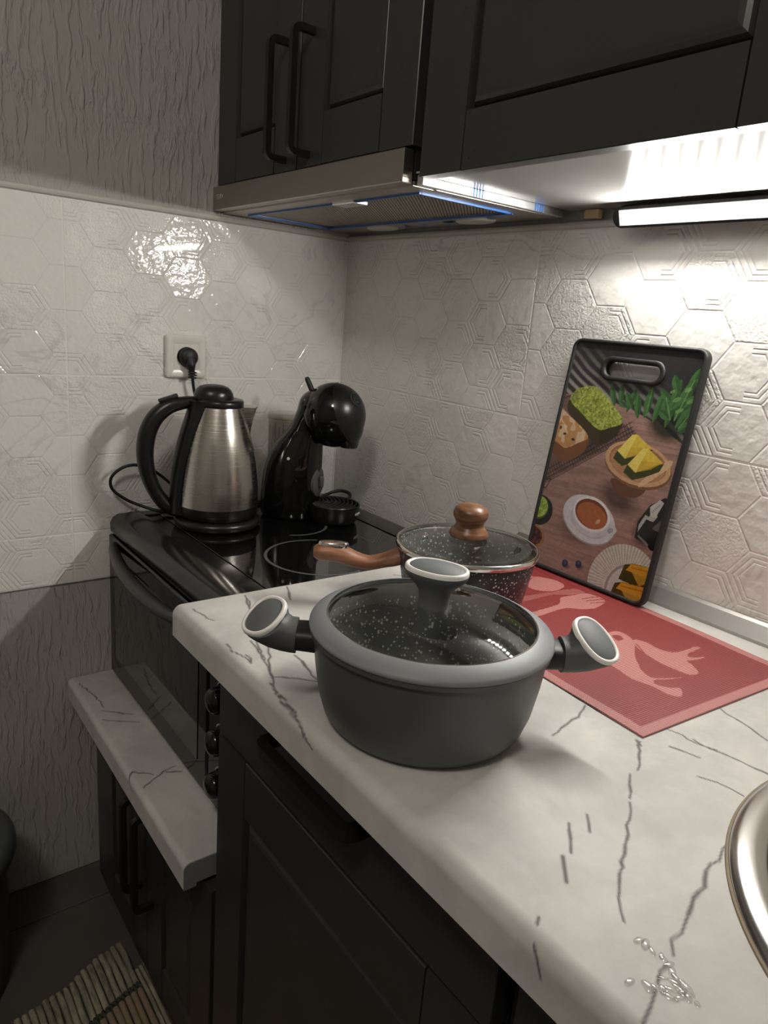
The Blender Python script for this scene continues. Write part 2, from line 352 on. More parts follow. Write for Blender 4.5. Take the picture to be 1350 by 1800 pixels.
# ------------------------------------------------------------------ cabinet parts
def door(parent, x0, x1, z0, z1, y, st=.075, rl=.075, name='door', th=.020, axis=1):
    """shaker door in the plane y (front face), facing -y: mitred raised frame and recessed panel"""
    bm = bmesh.new(); d = .012; bv = .0025
    # stiles full height with a chamfered inner edge, rails between them
    def prism(pts, ext):  # pts in (a, depth) extruded along other axis
        pass
    def stile(xa, xb, inner):
        s = 1 if inner > xa+1e-6 else -1
        # cross-section in x-y
        if s > 0: sec = [(xa, y+.001), (xa+.001, y), (xb-bv, y), (xb, y+d), (xb, y+th), (xa, y+th)]
        else: sec = [(xb, y+.001), (xb-.001, y), (xa+bv, y), (xa, y+d), (xa, y+th), (xb, y+th)]
        loft([[(p[0], p[1], z0) for p in sec], [(p[0], p[1], z1) for p in sec]], bm)
    stile(x0, x0+st, x0+st); stile(x1-st, x1, x1-st-1)
    def rail(za, zb, up):
        if up: sec = [(y+.001, za), (y, za+.001), (y, zb-bv), (y+d, zb), (y+th, zb), (y+th, za)]
        else: sec = [(y+.001, zb), (y, zb-.001), (y, za+bv), (y+d, za), (y+th, za), (y+th, zb)]
        loft([[(x0+st-.0005, p[0], p[1]) for p in sec], [(x1-st+.0005, p[0], p[1]) for p in sec]], bm)
    rail(z0, z0+rl, True); rail(z1-rl, z1, False)
    o = obj(name, bm, BLACKCAB, parent)
    rings = [[(x0+st+i_, y+dd, z0+rl+i_), (x1-st-i_, y+dd, z0+rl+i_), (x1-st-i_, y+dd, z1-rl-i_), (x0+st+i_, y+dd, z1-rl-i_)] for i_, dd in ((-.002, th-.002), (-.002, d-.0005), (.0015, d-.0005), (.0030, d-.0040), (.0060, d-.0072), (.0105, d-.0092), (.0160, d-.0102), (.0200, d-.0104))]
    obj('panel', loft(rings), BLACKCAB, o)
    return o
def bar_handle(parent, p0, p1, y, proj=.03, w_=.010):
    """square bar handle with rounded ends, from p0 (x,z) to p1, standing off the plane y"""
    a = Vector((p0[0], y, p0[1])); b = Vector((p1[0], y, p1[1])); out = Vector((0, -proj, 0)); r = .010
    d = (b-a).normalized(); pts = [a, a+out*(1-r/proj)]
    for k in range(1, 4): t = k/4*math.pi/2; pts.append(a+out*(1-r/proj)+Vector((0, -1, 0))*r*math.sin(t)+d*r*(1-math.cos(t)))
    pts.append(a+out+d*r); q = [b-d*r+out]
    for k in range(1, 4): t = k/4*math.pi/2; q.append(b+out+d*(-r+r*math.sin(t))+Vector((0, 1, 0))*r*(1-math.cos(t)))
    q += [b+out*(1-r/proj), b]; pts += q
    side = d.cross(Vector((0, -1, 0))); bm = bmesh.new(); rings = []
    for i, p in enumerate(pts):
        t = (pts[min(i+1, len(pts)-1)]-pts[max(i-1, 0)]).normalized(); u = side.cross(t).normalized(); h = w_/2
        rings.append([bm.verts.new(p+side*sx_*h+u*sy_*h) for sx_, sy_ in ((-1, -1), (1, -1), (1, 1), (-1, 1))])
    for A, C in zip(rings, rings[1:]):
        for i in range(4): bm.faces.new((A[i], A[(i+1) % 4], C[(i+1) % 4], C[i]))
    bm.faces.new(rings[0][::-1]); bm.faces.new(rings[-1])
    return obj('handle', bm, HANDLE, parent)

# upper cabinet above the hood
UC = empty('upper_cabinet', (0, 0, 0)); tag(UC, 'black two-door wall cabinet above the range hood, with two bar handles', 'cabinet', 'black wall cabinets')
obj('carcass', B(.004, .594, -.290, -.001, 1.413, 2.12), CARC, UC)
d1 = door(UC, .005, .297, 1.4135, 2.12, -.310, .075, .075); bar_handle(d1, (.262, 1.60), (.262, 1.43), -.310, .034)
d2 = door(UC, .300, .594, 1.4135, 2.12, -.310, .075, .075); bar_handle(d2, (.335, 1.60), (.335, 1.43), -.310, .034)
# wide wall cabinet
WC = empty('upper_cabinet', (0, 0, 0)); tag(WC, 'wide black wall cabinet with pale underside above the cutting board', 'cabinet', 'black wall cabinets')
obj('carcass', B(.612, 1.112, -.290, -.001, 1.384, 2.12), CARC, WC)
obj('bottom_board', B(.612, 1.112, -.289, -.001, 1.376, 1.384), UNDER, WC)
door(WC, .613, 1.111, 1.373, 2.12, -.310, .080, .068)
WD = empty('upper_cabinet', (0, 0, 0)); tag(WD, 'black wall cabinet at the right edge of the picture', 'cabinet', 'black wall cabinets')
obj('carcass', B(1.114, 1.71, -.290, -.001, 1.384, 2.12), CARC, WD); obj('bottom_board', B(1.114, 1.71, -.289, -.001, 1.376, 1.384), UNDER, WD)
door(WD, 1.115, 1.709, 1.373, 2.12, -.310, .080, .068)
# ------------------------------------------------------------------ range hood
HD = empty('range_hood', (0, 0, 0)); tag(HD, 'slim pull-out range hood with steel front and blue protective film', 'hood')
bm = B(.001, .588, -.318, -.300, 1.368, 1.410, bev=.0015); obj('front_panel', bm, HOODSTEEL, HD)
bm = bmesh.new(); box(bm, .003, .590, -.300, -.262, 1.366, 1.372); box(bm, .003, .045, -.262, -.006, 1.366, 1.372); box(bm, .560, .594, -.262, -.004, 1.366, 1.372); box(bm, .045, .560, -.080, -.006, 1.366, 1.372)
obj('underside_frame', bm, HOODSTEEL, HD)
obj('body', B(.003, .590, -.298, -.004, 1.374, 1.412), CARC, HD)
obj('filter', B(.047, .558, -.262, -.080, 1.368, 1.3735), MESHF, HD)
bm = bmesh.new()
box(bm, .045, .562, -.2655, -.2605, 1.3635, 1.3668); box(bm, .045, .562, -.0825, -.0775, 1.3635, 1.3668); box(bm, .0445, .049, -.262, -.08, 1.3635, 1.3668); box(bm, .5575, .562, -.262, -.08, 1.3635, 1.3668)
obj('blue_film_edge', bm, BLUE, HD)
obj('filter_latch', B(.345, .405, -.268, -.240, 1.3625, 1.368, bev=.001), ALU, HD)
for lx in (.182, .444):
    l = obj('hood_lamp', xf(lathe([(0, -.0035), (.026, -.0035), (.029, -.002), (.030, .001), (0, .001)], 32), Matrix.Translation((lx, -.043, 1.366)) @ Matrix.Diagonal((1.45, .75, 1, 1))), LAMP, HD)
bm = bmesh.new(); box(bm, .5925, .6045, -.296, -.012, 1.3665, 1.3805, bev=.001); obj('slide_rail', bm, ALU, HD)
obj('rail_edge', B(.592, .611, -.298, -.006, 1.381, 1.3835), ALU, HD)
for cy_ in (-.195, -.068):
    bm = bmesh.new()
    for k in range(4): box(bm, .6044, .6052, cy_-.009+k*.0055, cy_-.0065+k*.0055, 1.367, 1.380)
    obj('blue_film_mark', bm, BLUE, HD)
random.seed(3); bm = bmesh.new()
for k in range(7):
    x = .12+k*.062+random.uniform(-.01, .01); y = -.05+random.uniform(-.01, .01)
    vs = [bm.verts.new((x+random.uniform(-.02, .02), y+random.uniform(-.014, .014), 1.3650-random.uniform(0, .002))) for _ in range(4)]
    bm.faces.new(vs)
obj('torn_blue_film', bm, BLUE, HD)['kind'] = 'stuff'
text('lettering', 'TEKA', .0125, ALU, Matrix.Translation((.016, -.3181, 1.387)) @ Rt(90, 'X'), HD, bold=.0001)
# ------------------------------------------------------------------ LED bar
LB = empty('led_light_bar', (.715, -.012, 1.3655)); LB.rotation_euler = (math.radians(22), 0, 0); tag(LB, 'lit LED light bar with black housing on the wall under the cabinet', 'lamp')
LW = .36
bm = plate([rrect(LW, .028, .0135, 8, cx=LW/2)], .017, T(0, 0, 0)); bm = xf(bm, Matrix(((1, 0, 0, 0), (0, 0, -1, -.008), (0, 1, 0, 0), (0, 0, 0, 1)))); obj('housing', bm, SATB, LB)
obj('diffuser', B(.012, LW-.012, -.0275, -.0255, -.0105, .0105, bev=.0005), LEDP, LB)
for k in range(13):
    c = bmesh.new(); bmesh.ops.create_uvsphere(c, u_segments=12, v_segments=6, radius=.0065); xf(c, T(.027+k*.0258, -.0275, 0) @ Matrix.Diagonal((1, .4, 1, 1))); obj('led', c, LEDD, LB, smooth=True)
tag(obj('wood_spacer', B(.645, .671, -.012, -.001, 1.363, 1.3755, bev=.001), PINE), 'small pale wooden block on the wall left of the light bar', 'wood block')
# ------------------------------------------------------------------ cracked stone surfaces
def seg_mask(X, Y, lines, wd, amp=.0025):
    Mk = np.zeros(X.shape); rs = np.random.RandomState(5)
    for ln in lines:
        P = [np.array(ln[0], float)]
        for a, b in zip(ln, ln[1:]):
            a = np.array(a, float); b = np.array(b, float); L = np.linalg.norm(b-a); n = max(1, int(L/.008))
            for k in range(1, n+1):
                q = a+(b-a)*k/n
                if k < n: q = q+rs.normal(0, amp*.5, 2)
                P.append(q)
        w0 = wd*rs.uniform(.7, 1.2)
        for i, (a, b) in enumerate(zip(P, P[1:])):
            u = (i+.5)/max(1, len(P)-1); wl_ = max(.0011, w0*(.45+.75*math.sin(math.pi*min(1, max(0, u*.9+.05))))*rs.uniform(.7, 1.3))
            m = (X > min(a[0], b[0])-.006) & (X < max(a[0], b[0])+.006) & (Y > min(a[1], b[1])-.006) & (Y < max(a[1], b[1])+.006)
            if not m.any(): continue
            x = X[m]; y = Y[m]; d = b-a; L2 = (d**2).sum()+1e-12; t = np.clip(((x-a[0])*d[0]+(y-a[1])*d[1])/L2, 0, 1)
            dist = np.hypot(x-a[0]-t*d[0], y-a[1]-t*d[1]); Mk[m] = np.maximum(Mk[m], np.clip(1.35-dist/wl_, 0, 1))
    return Mk
def worktop(name, x0, x1, yf, yb, zt, th, r, lines, step, wd, xfine=None, hole=None):
    s = list(np.arange(yb, yf+r, -step))+[yf+r]; prof = [(y, zt, y) for y in s]; L = yf+r
    for k in range(1, 8):
        a = math.pi/2*k/8; prof.append((yf+r-r*math.sin(a), zt-r+r*math.cos(a), yf+r-r*a))
    n = int((th-r)/step); e = yf+r-r*math.pi/2
    for k in range(n+1): prof.append((yf, zt-r-(th-r)*k/n, e-(th-r)*k/n))
    prof += [(yf+.018, zt-th, e-th), (yf+.019, zt-th+.006, e-th), (yb, zt-th+.006, e-th-.3), (yb, zt, yb)]
    pr = np.array(prof); xfine = xfine or x1; X = list(np.arange(x0, xfine, step))+list(np.arange(xfine, x1, .03))+[x1]; X = np.array(X)
    XX, SS = np.meshgrid(X, pr[:, 2]); YY = np.repeat(pr[:, 0][:, None], len(X), 1); ZZ = np.repeat(pr[:, 1][:, None], len(X), 1)
    V, F = grid_mesh(len(X), len(pr), np.stack([XX.ravel(), YY.ravel(), ZZ.ravel()], 1))
    F = F[:, ::-1] if False else F
    Sx = SS.copy(); Mk = seg_mask(XX, Sx, lines, wd); Mk[-3:] = 0
    if hole is not None:
        c = V[F].mean(1); F = F[np.hypot(c[:, 0]-hole[0], c[:, 1]-hole[1]) > hole[2]]
    me = np_mesh(name, V, F); at_ = me.attributes.new('crack', 'FLOAT', 'POINT'); at_.data.foreach_set('value', Mk.ravel().astype(np.float32))
    bm = bmesh.new(); bm.from_mesh(me)
    bmesh.ops.recalc_face_normals(bm, faces=bm.faces); bm.to_mesh(me); bm.free()
    o = link(name, me, STONE, None, True, 35)
    return o, pr
CR = [[(.726,-.58),(.76,-.592),(.788,-.598),(.818,-.608),(.84,-.617),(.877,-.617),(.894,-.624),(.913,-.631)],[(.738,-.573),(.758,-.582),(.783,-.594),(.812,-.606)],[(.81,-.604),(.824,-.584),(.84,-.569)],[(.777,-.56),(.806,-.563),(.837,-.567)],[(.723,-.586),(.753,-.591),(.772,-.593)],[(.595,-.466),(.615,-.474),(.638,-.485)],[(.599,-.531),(.632,-.542),(.665,-.556)],[(.611,-.607),(.637,-.603),(.654,-.599)],[(.608,-.533),(.636,-.543),(.662,-.554)],[(.719,-.613),(.744,-.613),(.772,-.61),(.752,-.606)],[(.82,-.613),(.848,-.618),(.874,-.621),(.898,-.624),(.922,-.634)],[(1.013,-.356),(1.02,-.373),(1.024,-.39),(1.027,-.403),(1.033,-.431)],[(1.09,-.231),(1.11,-.237),(1.127,-.241),(1.148,-.249)],[(1.084,-.32),(1.098,-.316),(1.116,-.317),(1.13,-.311)],[(1.08,-.365),(1.087,-.37)],[(1.108,-.314),(1.124,-.315),(1.137,-.311),(1.15,-.309),(1.164,-.308),(1.19,-.305)],[(1.103,-.346),(1.113,-.342),(1.128,-.338)],[(1.143,-.367),(1.157,-.36),(1.169,-.358),(1.179,-.358)],[(1.083,-.364),(1.092,-.378),(1.109,-.407)],[(1.109,-.418),(1.118,-.432),(1.129,-.448)],[(1.132,-.452),(1.145,-.471),(1.161,-.5),(1.182,-.537),(1.204,-.563)],[(1.123,-.496),(1.13,-.503),(1.137,-.511)],[(1.122,-.517),(1.134,-.53),(1.144,-.542)],[(1.143,-.55),(1.152,-.559),(1.161,-.568)],[(1.203,-.429),(1.204,-.439),(1.209,-.453),(1.207,-.461),(1.209,-.471),(1.217,-.495),(1.224,-.52),(1.23,-.538),(1.237,-.559)],[(1.239,-.569),(1.239,-.577),(1.243,-.586)],[(1.245,-.591),(1.249,-.602),(1.253,-.616)],[(1.171,-.608),(1.174,-.613)],[(1.181,-.625),(1.186,-.63),(1.191,-.641)]]
CR += [[(.62, -.30), (.66, -.28), (.70, -.20)], [(1.35, -.60), (1.45, -.52), (1.6, -.55)]]
SINK = (1.42, -.33, .236)
ct, prof = worktop('worktop', .592, 1.76, -.625, -.003, .83, .040, .012, CR, .0016, .0013, 1.31, (1.42, -.33, .222))
tag(ct, 'pale grey worktop with dark crack veins under the two pots', 'worktop')
def endcap(name, x, pr, parent, m):
    bm = bmesh.new(); n = len(pr); pts = [(q[0], q[1]) for q in pr if True]
    pts = [p for i, p in enumerate(pts) if i in (0,) or abs(p[0]-pts[i-1][0])+abs(p[1]-pts[i-1][1]) > 0]
    keep = [(prof_[0], prof_[1]) for prof_ in pr if prof_[0] < pr[0][0]-.0001 and (prof_[1] < pr[0][1]-1e-6)]
    ol = [(pr[0][0], pr[0][1])]+keep[:-1]+[(pr[0][0], pr[-2][1])] if False else [(pr[0][0], pr[0][1])]+keep+[(pr[0][0], pr[-2][1])]
    f = [bm.verts.new((x, a, b)) for a, b in ol]; g_ = [bm.verts.new((x-.0018, a, b)) for a, b in ol]
    bm.faces.new(f); bm.faces.new(g_[::-1])
    for i in range(len(ol)): bm.faces.new((f[i], f[(i+1) % len(ol)], g_[(i+1) % len(ol)], g_[i]))
    return obj(name, bm, m, parent)
EDGEM = mat('edge_band', (.50, .47, .42), .4)
endcap('edge_band', .592, prof, ct, EDGEM)
# aluminium corner strip along the wall
bm = loft([[(x, a, b) for a, b in ((-.001, .8305), (-.024, .8305), (-.0235, .834), (-.009, .851), (-.004, .854), (-.001, .854))] for x in (.594, 1.76)])
tag(obj('sealing_strip', bm, TRIMA), 'grey metal sealing strip between worktop and back wall tiles', 'strip')
# low counter
CR2 = [[(.03,-.597),(.09,-.585),(.143,-.582)],[(.182,-.597),(.205,-.569),(.223,-.543)],[(.383,-.625),(.362,-.604),(.362,-.600),(.385,-.576)],[(.41,-.601),(.384,-.559),(.38,-.536)],[(.387,-.557),(.4,-.534)],[(.15,-.59),(.19,-.545)]]
lc, prof2 = worktop('worktop', .001, .600, -.612, -.003, .445, .042, .010, CR2, .002, .0015)
tag(lc, 'low pale grey worktop strip under the mini oven', 'worktop')
endcap('edge_band', .6018, prof2, lc, mat('grey_edge_band', (.22, .22, .23), .4))
# ------------------------------------------------------------------ base cabinets
LC = empty('base_cabinet', (0, 0, FZ)); LC.location = (0, 0, 0)
tag(LC, 'low black two-door cabinet under the mini oven with two bar handles', 'cabinet', 'black base cabinets')
obj('carcass', B(.085, .622, -.558, -.003, .02, .402), CARC, LC)
obj('side_strip', B(.070, .103, -.578, -.559, .02, .402), BLACKCAB, LC)
obj('plinth', B(.085, .62, -.53, -.51, FZ+.0005, .02), CARC, LC)
a = door(LC, .106, .360, .022, .400, -.580, .07, .07); bar_handle(a, (.338, .375), (.338, .195), -.580, .032)
a = door(LC, .363, .621, .022, .400, -.580, .07, .07); bar_handle(a, (.392, .375), (.392, .195), -.580, .032)
BC = empty('base_cabinet', (0, 0, 0)); tag(BC, 'black cabinet with a drawer above a panelled door, under the grey pot', 'cabinet', 'black base cabinets')
obj('carcass', B(.646, 1.128, -.564, -.03, .06, .786), CARC, BC)
obj('side_panel', B(.628, .645, -.575, -.01, FZ+.001, .788), BLACKCAB, BC)
dr = obj('drawer', B(.645, 1.128, -.585, -.565, .672, .786, bev=.0015), BLACKCAB, BC)
bar_handle(dr, (.805, .752), (.968, .752), -.585, .030, .012)
door(BC, .645, 1.128, .062, .668, -.585, .075, .078)
obj('plinth', B(.65, 1.128, -.54, -.52, FZ+.0005, .06), CARC, BC)
BD = empty('base_cabinet', (0, 0, 0)); tag(BD, 'black cabinet below the sink at the bottom edge of the picture', 'cabinet', 'black base cabinets')
bm = bmesh.new(); box(bm, 1.131, 1.148, -.564, -.03, .06, .786); box(bm, 1.73, 1.748, -.564, -.03, .06, .786); box(bm, 1.148, 1.73, -.564, -.03, .06, .078); box(bm, 1.148, 1.73, -.045, -.03, .06, .786)
obj('carcass', bm, CARC, BD)
door(BD, 1.148, 1.748, .062, .786, -.585, .078, .078); obj('plinth', B(1.135, 1.748, -.54, -.52, FZ+.0005, .06), CARC, BD)
# ------------------------------------------------------------------ sink
SK = empty('sink', (1.42, -.33, .83)); tag(SK, 'round steel sink rim set in the worktop at the right edge', 'sink')
obj('rim', lathe([(.2385, -.0), (.2375, .0035), (.232, .0065), (.222, .0075), (.214, .006), (.209, -.002), (.205, -.012), (.200, -.05), (.190, -.13), (.165, -.150), (.05, -.158), (.0, -.158), (.0, -.161), (.05, -.161), (.167, -.153), (.193, -.132), (.203, -.05), (.209, -.012), (.214, .001), (.221, .001)], 128), STEELIN, SK, True, 60)
obj('sealant', lathe([(.2375, .0002), (.2405, .0002), (.2400, .0014), (.2385, .0020)], 128, closed=True), SEAL, SK, True)
# ------------------------------------------------------------------ water spill (connected thin drops)
bm = bmesh.new(); random.seed(11)
wp = [(1.218, -.569), (1.223, -.567), (1.228, -.567), (1.232, -.567), (1.236, -.567), (1.240, -.568), (1.243, -.571), (1.246, -.574), (1.249, -.576), (1.252, -.578), (1.255, -.579), (1.259, -.579), (1.264, -.579), (1.244, -.589), (1.247, -.586), (1.250, -.583), (1.240, -.592), (1.251, -.588), (1.256, -.584), (1.243, -.580), (1.233, -.600), (1.2545, -.573)]
for x, y in wp:
    r = random.uniform(.0022, .0042); s_ = bmesh.new(); bmesh.ops.create_uvsphere(s_, u_segments=14, v_segments=8, radius=r)
    xf(s_, T(x+random.uniform(-.001, .001), y+random.uniform(-.001, .001), .8302) @ Rt(random.uniform(0, 180), 'Z') @ Matrix.Diagonal((random.uniform(1, 1.9), .8, .30, 1)))
    me_ = bpy.data.meshes.new('t'); s_.to_mesh(me_); s_.free(); bm.from_mesh(me_); bpy.data.meshes.remove(me_)
tag(obj('water_spill', bm, WATER, None, True, None), 'small spill of water drops on the worktop near its front edge', 'water', kind='stuff')
# ------------------------------------------------------------------ mini oven with hob
OV = empty('mini_oven', (.30, -.28, .445)); OV.location = (0, 0, 0)
tag(OV, 'gloss black mini oven with glass hob on top and round knobs', 'oven')
x0, x1, yf, yb, z0, z1 = .018, .588, -.523, -.030, .450, .785
obj('body', B(x0, x1, yf+.012, yb, z0, .757, bev=.003), ENAMEL, OV)
# top frame: rounded hood-like rim around the glass
sec = [(-.526, .752), (-.527, .768), (-.522, .779), (-.512, .785), (-.482, .7868), (-.470, .7858), (-.462, .7835), (-.440, .7835), (-.440, .778), (-.10, .778), (-.083, .778), (-.083, .7868), (-.04, .7875), (-.026, .785), (-.024, .752)]
bm = loft([[(x, a, b) for a, b in sec] for x in (x0-.002, x1+.002)]); obj('top_frame', bm, ENAMEL, OV, True, 35)
bm = bmesh.new(); box(bm, x0-.002, x0+.028, -.47, -.08, .778, .7862, bev=.002); box(bm, x1-.028, x1+.002, -.47, -.08, .778, .7862, bev=.002); obj('side_frame', bm, ENAMEL, OV)['kind'] = 'stuff'
obj('hob_glass', B(x0+.026, x1-.026, -.4385, -.0835, .7785, .7852, bev=.0008), HOBG, OV)
def ringmesh(cx, cy, r, w_, z, a0=0, a1=360, n=96):
    bm = bmesh.new(); pr = None
    for k in range(n+1):
        a = math.radians(a0+(a1-a0)*k/n); c, s = math.cos(a), math.sin(a)
        q = [bm.verts.new((cx+(r-w_/2)*c, cy+(r-w_/2)*s, z)), bm.verts.new((cx+(r+w_/2)*c, cy+(r+w_/2)*s, z))]
        if pr: bm.faces.new((pr[0], pr[1], q[1], q[0]))
        pr = q
    return bm
for (cx, cy, r) in ((.395, -.285, .093), (.205, -.235, .072)):
    bm = ringmesh(cx, cy, r, .0055, .78535, 150 if cx > .3 else -30, 375 if cx > .3 else 170); obj('cooking_zone_ring', bm, RING, OV)
# front: glass door, control panel
DR = obj('oven_door', B(x0+.002, .487, yf-.008, yf+.011, z0+.006, .748, bev=.003), GLOSSB, OV)
obj('door_window', B(.055, .455, yf-.0092, yf-.0075, .50, .715), HOBG, DR)
obj('lower_panel', B(x0, x1, yf-.003, yf+.0115, z0-.001, z0+.005), ENAMEL, OV)
obj('control_panel', B(.490, x1, yf-.006, yf+.0115, z0+.006, .748, bev=.002), GLOSSB, OV)
hp = [(.060, yf-.007, .736), (.067, yf-.013, .735), (.10, yf-.021, .733), (.15, yf-.030, .730), (.22, yf-.038, .729), (.30, yf-.042, .729), (.38, yf-.039, .731), (.43, yf-.033, .734), (.455, yf-.026, .736), (.460, yf-.008, .738)]
obj('handle', tube(hp, [.009, .009, .010, .012, .013, .0135, .013, .012, .012, .012], 16, flat=.8), SATB, DR, True, 60)
obj('handle_end', B(.440, .474, yf-.036, yf-.007, .722, .752, bev=.004), SATB, DR, True, 40)
for i, kz in enumerate((.722, .652, .584, .512)):
    m4 = T(.545, yf-.006, kz) @ Rt(90, 'X')
    k = obj('knob', xf(lathe([(0, .028), (.008, .0275), (.0135, .0258), (.0172, .0230), (.0192, .0190), (.0200, .0130), (.0206, .004), (.021, 0)], 40), m4), GLOSSB, OV, True, 50)
    obj('knob_ring', xf(lathe([(.0225, .0), (.0250, .0), (.0250, .0030), (.0225, .0040)], 48, closed=True), m4), CHROME, k, True, 50)
for kz in (.688, .549):
    obj('indicator_lamp', xf(lathe([(0, .003), (.003, .0028), (.004, 0)], 16), T(.558, yf-.006, kz) @ Rt(90, 'X')), RED, OV, True)
for fx in (.05, .55):
    for fy in (-.49, -.07): obj('foot', lathe([(0, .4452), (.013, .4452), (.013, .4515), (0, .4515)], 16, center=(fx, fy)), MATB, OV)
# ------------------------------------------------------------------ kettle
KZ = .7866
KT = empty('kettle', (.145, -.362, KZ)); tag(KT, 'brushed steel electric kettle with black handle, on the hob before the coffee machine', 'kettle')
hdir = math.atan2(-.850, -.526)+math.radians(16)   # towards image left
KT.rotation_euler = (0, 0, hdir)                     # local +x = handle side
obj('power_base', lathe([(0, 0), (.070, 0), (.080, .002), (.0825, .008), (.081, .0135), (.076, .017), (.066, .018), (0, .018)], 64), SATB, KT, True, 50)
obj('lower_body', lathe([(0, .0185), (.070, .0185), (.0735, .021), (.0758, .030), (.0765, .0415), (.074, .0425), (0, .0425)], 64), SATB, KT, True, 50)
bodyp = [(.0765, .042), (.0762, .050), (.0752, .075), (.0725, .102), (.0685, .130), (.0630, .157), (.0565, .181), (.0500, .202), (.0450, .219), (.0425, .2275), (.040, .228)]
obj('steel_body', lathe(bodyp, 96), STEEL, KT, True, 60)
obj('lid_rim', lathe([(.0435, .2265), (.0445, .228), (.0445, .236), (.042, .2395), (.036, .241), (0, .241)], 64), SATB, KT, True, 50)
secs = []
for (t, hw, zz) in ((0, .0345, .239), (.2, .0345, .245), (.4, .0330, .2515), (.6, .0295, .2575), (.75, .0240, .2620), (.88, .0160, .2650), (.96, .008, .2662), (1, .002, .2665)):
    secs.append([((.011+p[0]*1.05), p[1]*.92, zz) for p in [(hw*math.cos(a), hw*math.sin(a)) for a in [2*math.pi*k/32 for k in range(32)]]])
obj('lid_dome', loft(secs), SATB, KT, True, 50)
# handle spine plate hugging the body
rr = [(r+.004, z) for r, z in bodyp[:-1]]
bm = bmesh.new(); rings = []
for r, z in [(.079, .024)]+rr+[(.0485, .236)]:
    q = []
    hwd = .030+.006*(z-.02)/.2
    for k in range(13):
        u = -1+2*k/12; aa = u*hwd/r; rad = r+.010*(1-u*u)-.003*(abs(u) > .99)
        q.append(bm.verts.new((rad*math.cos(aa), rad*math.sin(aa), z)))
    rings.append(q)
for A, C in zip(rings, rings[1:]):
    for i in range(12): bm.faces.new((A[i], A[i+1], C[i+1], C[i]))
obj('handle_plate', bm, SATB, KT, True, 50)
hp = [(.034, 0, .233), (.060, 0, .231), (.090, 0, .223), (.114, 0, .203), (.128, 0, .174), (.133, 0, .138), (.129, 0, .102), (.117, 0, .068), (.099, 0, .041), (.080, 0, .027), (.070, 0, .027)]
obj('handle', tube(hp, [.010, .0115, .014, .0155, .016, .0155, .0145, .0135, .013, .012, .010], 18, up=(0, 1, 0), flat=1.05), SATB, KT, True, 60)
obj('lid_button', xf(B(-.020, .016, -.007, .007, -.002, .004, bev=.002), T(.094, 0, .2365) @ Rt(20, 'Y')), MATB, KT, True, 40)
secs = []
for z, a_, wv_ in ((.165, -.0585, .010), (.185, -.060, .014), (.205, -.064, .018), (.222, -.069, .021), (.2275, -.072, .022)):
    rb = .045
    secs.append([(a_, 0, z), (a_+.010, wv_, z), (-.030, wv_*.95, z), (-.030, -wv_*.95, z), (a_+.010, -wv_, z)])
obj('spout', loft(secs, cap=True), STEEL, KT, True, 50)
# ------------------------------------------------------------------ capsule coffee machine
CM = empty('coffee_machine', (.1415, -.199, .7858)); fa = math.atan2(.62, .785); CM.rotation_euler = (0, 0, fa)
tag(CM, 'gloss black capsule coffee machine with round head and drip tray on the hob', 'coffee machine')
def sec_(cx, hx, hy, z, tilt=0, e=2.5): return [(p[0], p[1], p[2]+tilt*(p[0]-cx)) for p in sellipse(cx, 0, hx, hy, z, 44, e)]
S_ = [(0, .056, .052, .004), (0, .0585, .0545, .010), (0, .0590, .0555, .04), (.0015, .0580, .0555, .075), (.004, .0560, .0545, .105), (.008, .0520, .052, .130), (.014, .0460, .047, .152), (.022, .0385, .041, .170), (.030, .0330, .036, .186), (.040, .033, .036, .200)]
obj('body', loft([sec_(a, b, c, d) for a, b, c, d in S_]), GLOSSB, CM, True, 60)
obj('base_foot', loft([sec_(0, .050, .047, 0), sec_(0, .053, .050, .0045)]), MATB, CM, True, 60)
# collar at the back of the head
col_ = [(.0, .0, .172), (.006, 0, .192), (.014, 0, .215), (.026, 0, .240), (.044, 0, .262)]
obj('neck_cover', tube([(.010, 0, .140), (.022, 0, .165), (.031, 0, .188), (.039, 0, .208), (.049, 0, .228), (.060, 0, .243)], [.030, .034, .0335, .0335, .038, .032], 28, up=(0, 1, 0), flat=1.12), GLOSSB, CM, True, 60)
HCx, HCz, HR = .084, .2165, .0640
def head(bm_, r, half, hz=0):
    pass
bm = bmesh.new(); bmesh.ops.create_uvsphere(bm, u_segments=64, v_segments=40, radius=HR)
xf(bm, Matrix.Diagonal((1, .93, 1, 1))); ax_ = Vector((.95, 0, .32)).normalized()
bmesh.ops.bisect_plane(bm, geom=bm.verts[:]+bm.edges[:]+bm.faces[:], plane_co=ax_*.022, plane_no=ax_, clear_outer=True); xf(bm, T(HCx, 0, HCz)); obj('head_shell', bm, GLOSSB, CM, True, 60)
bm = bmesh.new(); bmesh.ops.create_uvsphere(bm, u_segments=64, v_segments=40, radius=HR*.988); xf(bm, Matrix.Diagonal((1, .93, 1, 1)))
bmesh.ops.bisect_plane(bm, geom=bm.verts[:]+bm.edges[:]+bm.faces[:], plane_co=ax_*.0215, plane_no=ax_, clear_inner=True)
for v in bm.verts:   # pull the lower front into a nozzle beak
    if v.co.z < -.018:
        t = min(1, (-.018-v.co.z)/.035); v.co.x += .010*t*(1 if v.co.x > .0 else 0); v.co.z -= .004*t
xf(bm, T(HCx, 0, HCz)); obj('head_cap', bm, SATB, CM, True, 60)
secs = [[(p[0], p[1], p[2]) for p in sellipse(cx, 0, hx, hy, z, 32, 2.2)] for cx, hx, hy, z in ((.115, .022, .030, HCz-.025), (.117, .0205, .027, HCz-.042), (.119, .0175, .0225, HCz-.055), (.119, .0165, .020, HCz-.0600), (.119, .012, .016, HCz-.0600), (.119, .011, .015, HCz-.050))]
obj('nozzle', loft(secs), SATB, CM, True, 60)
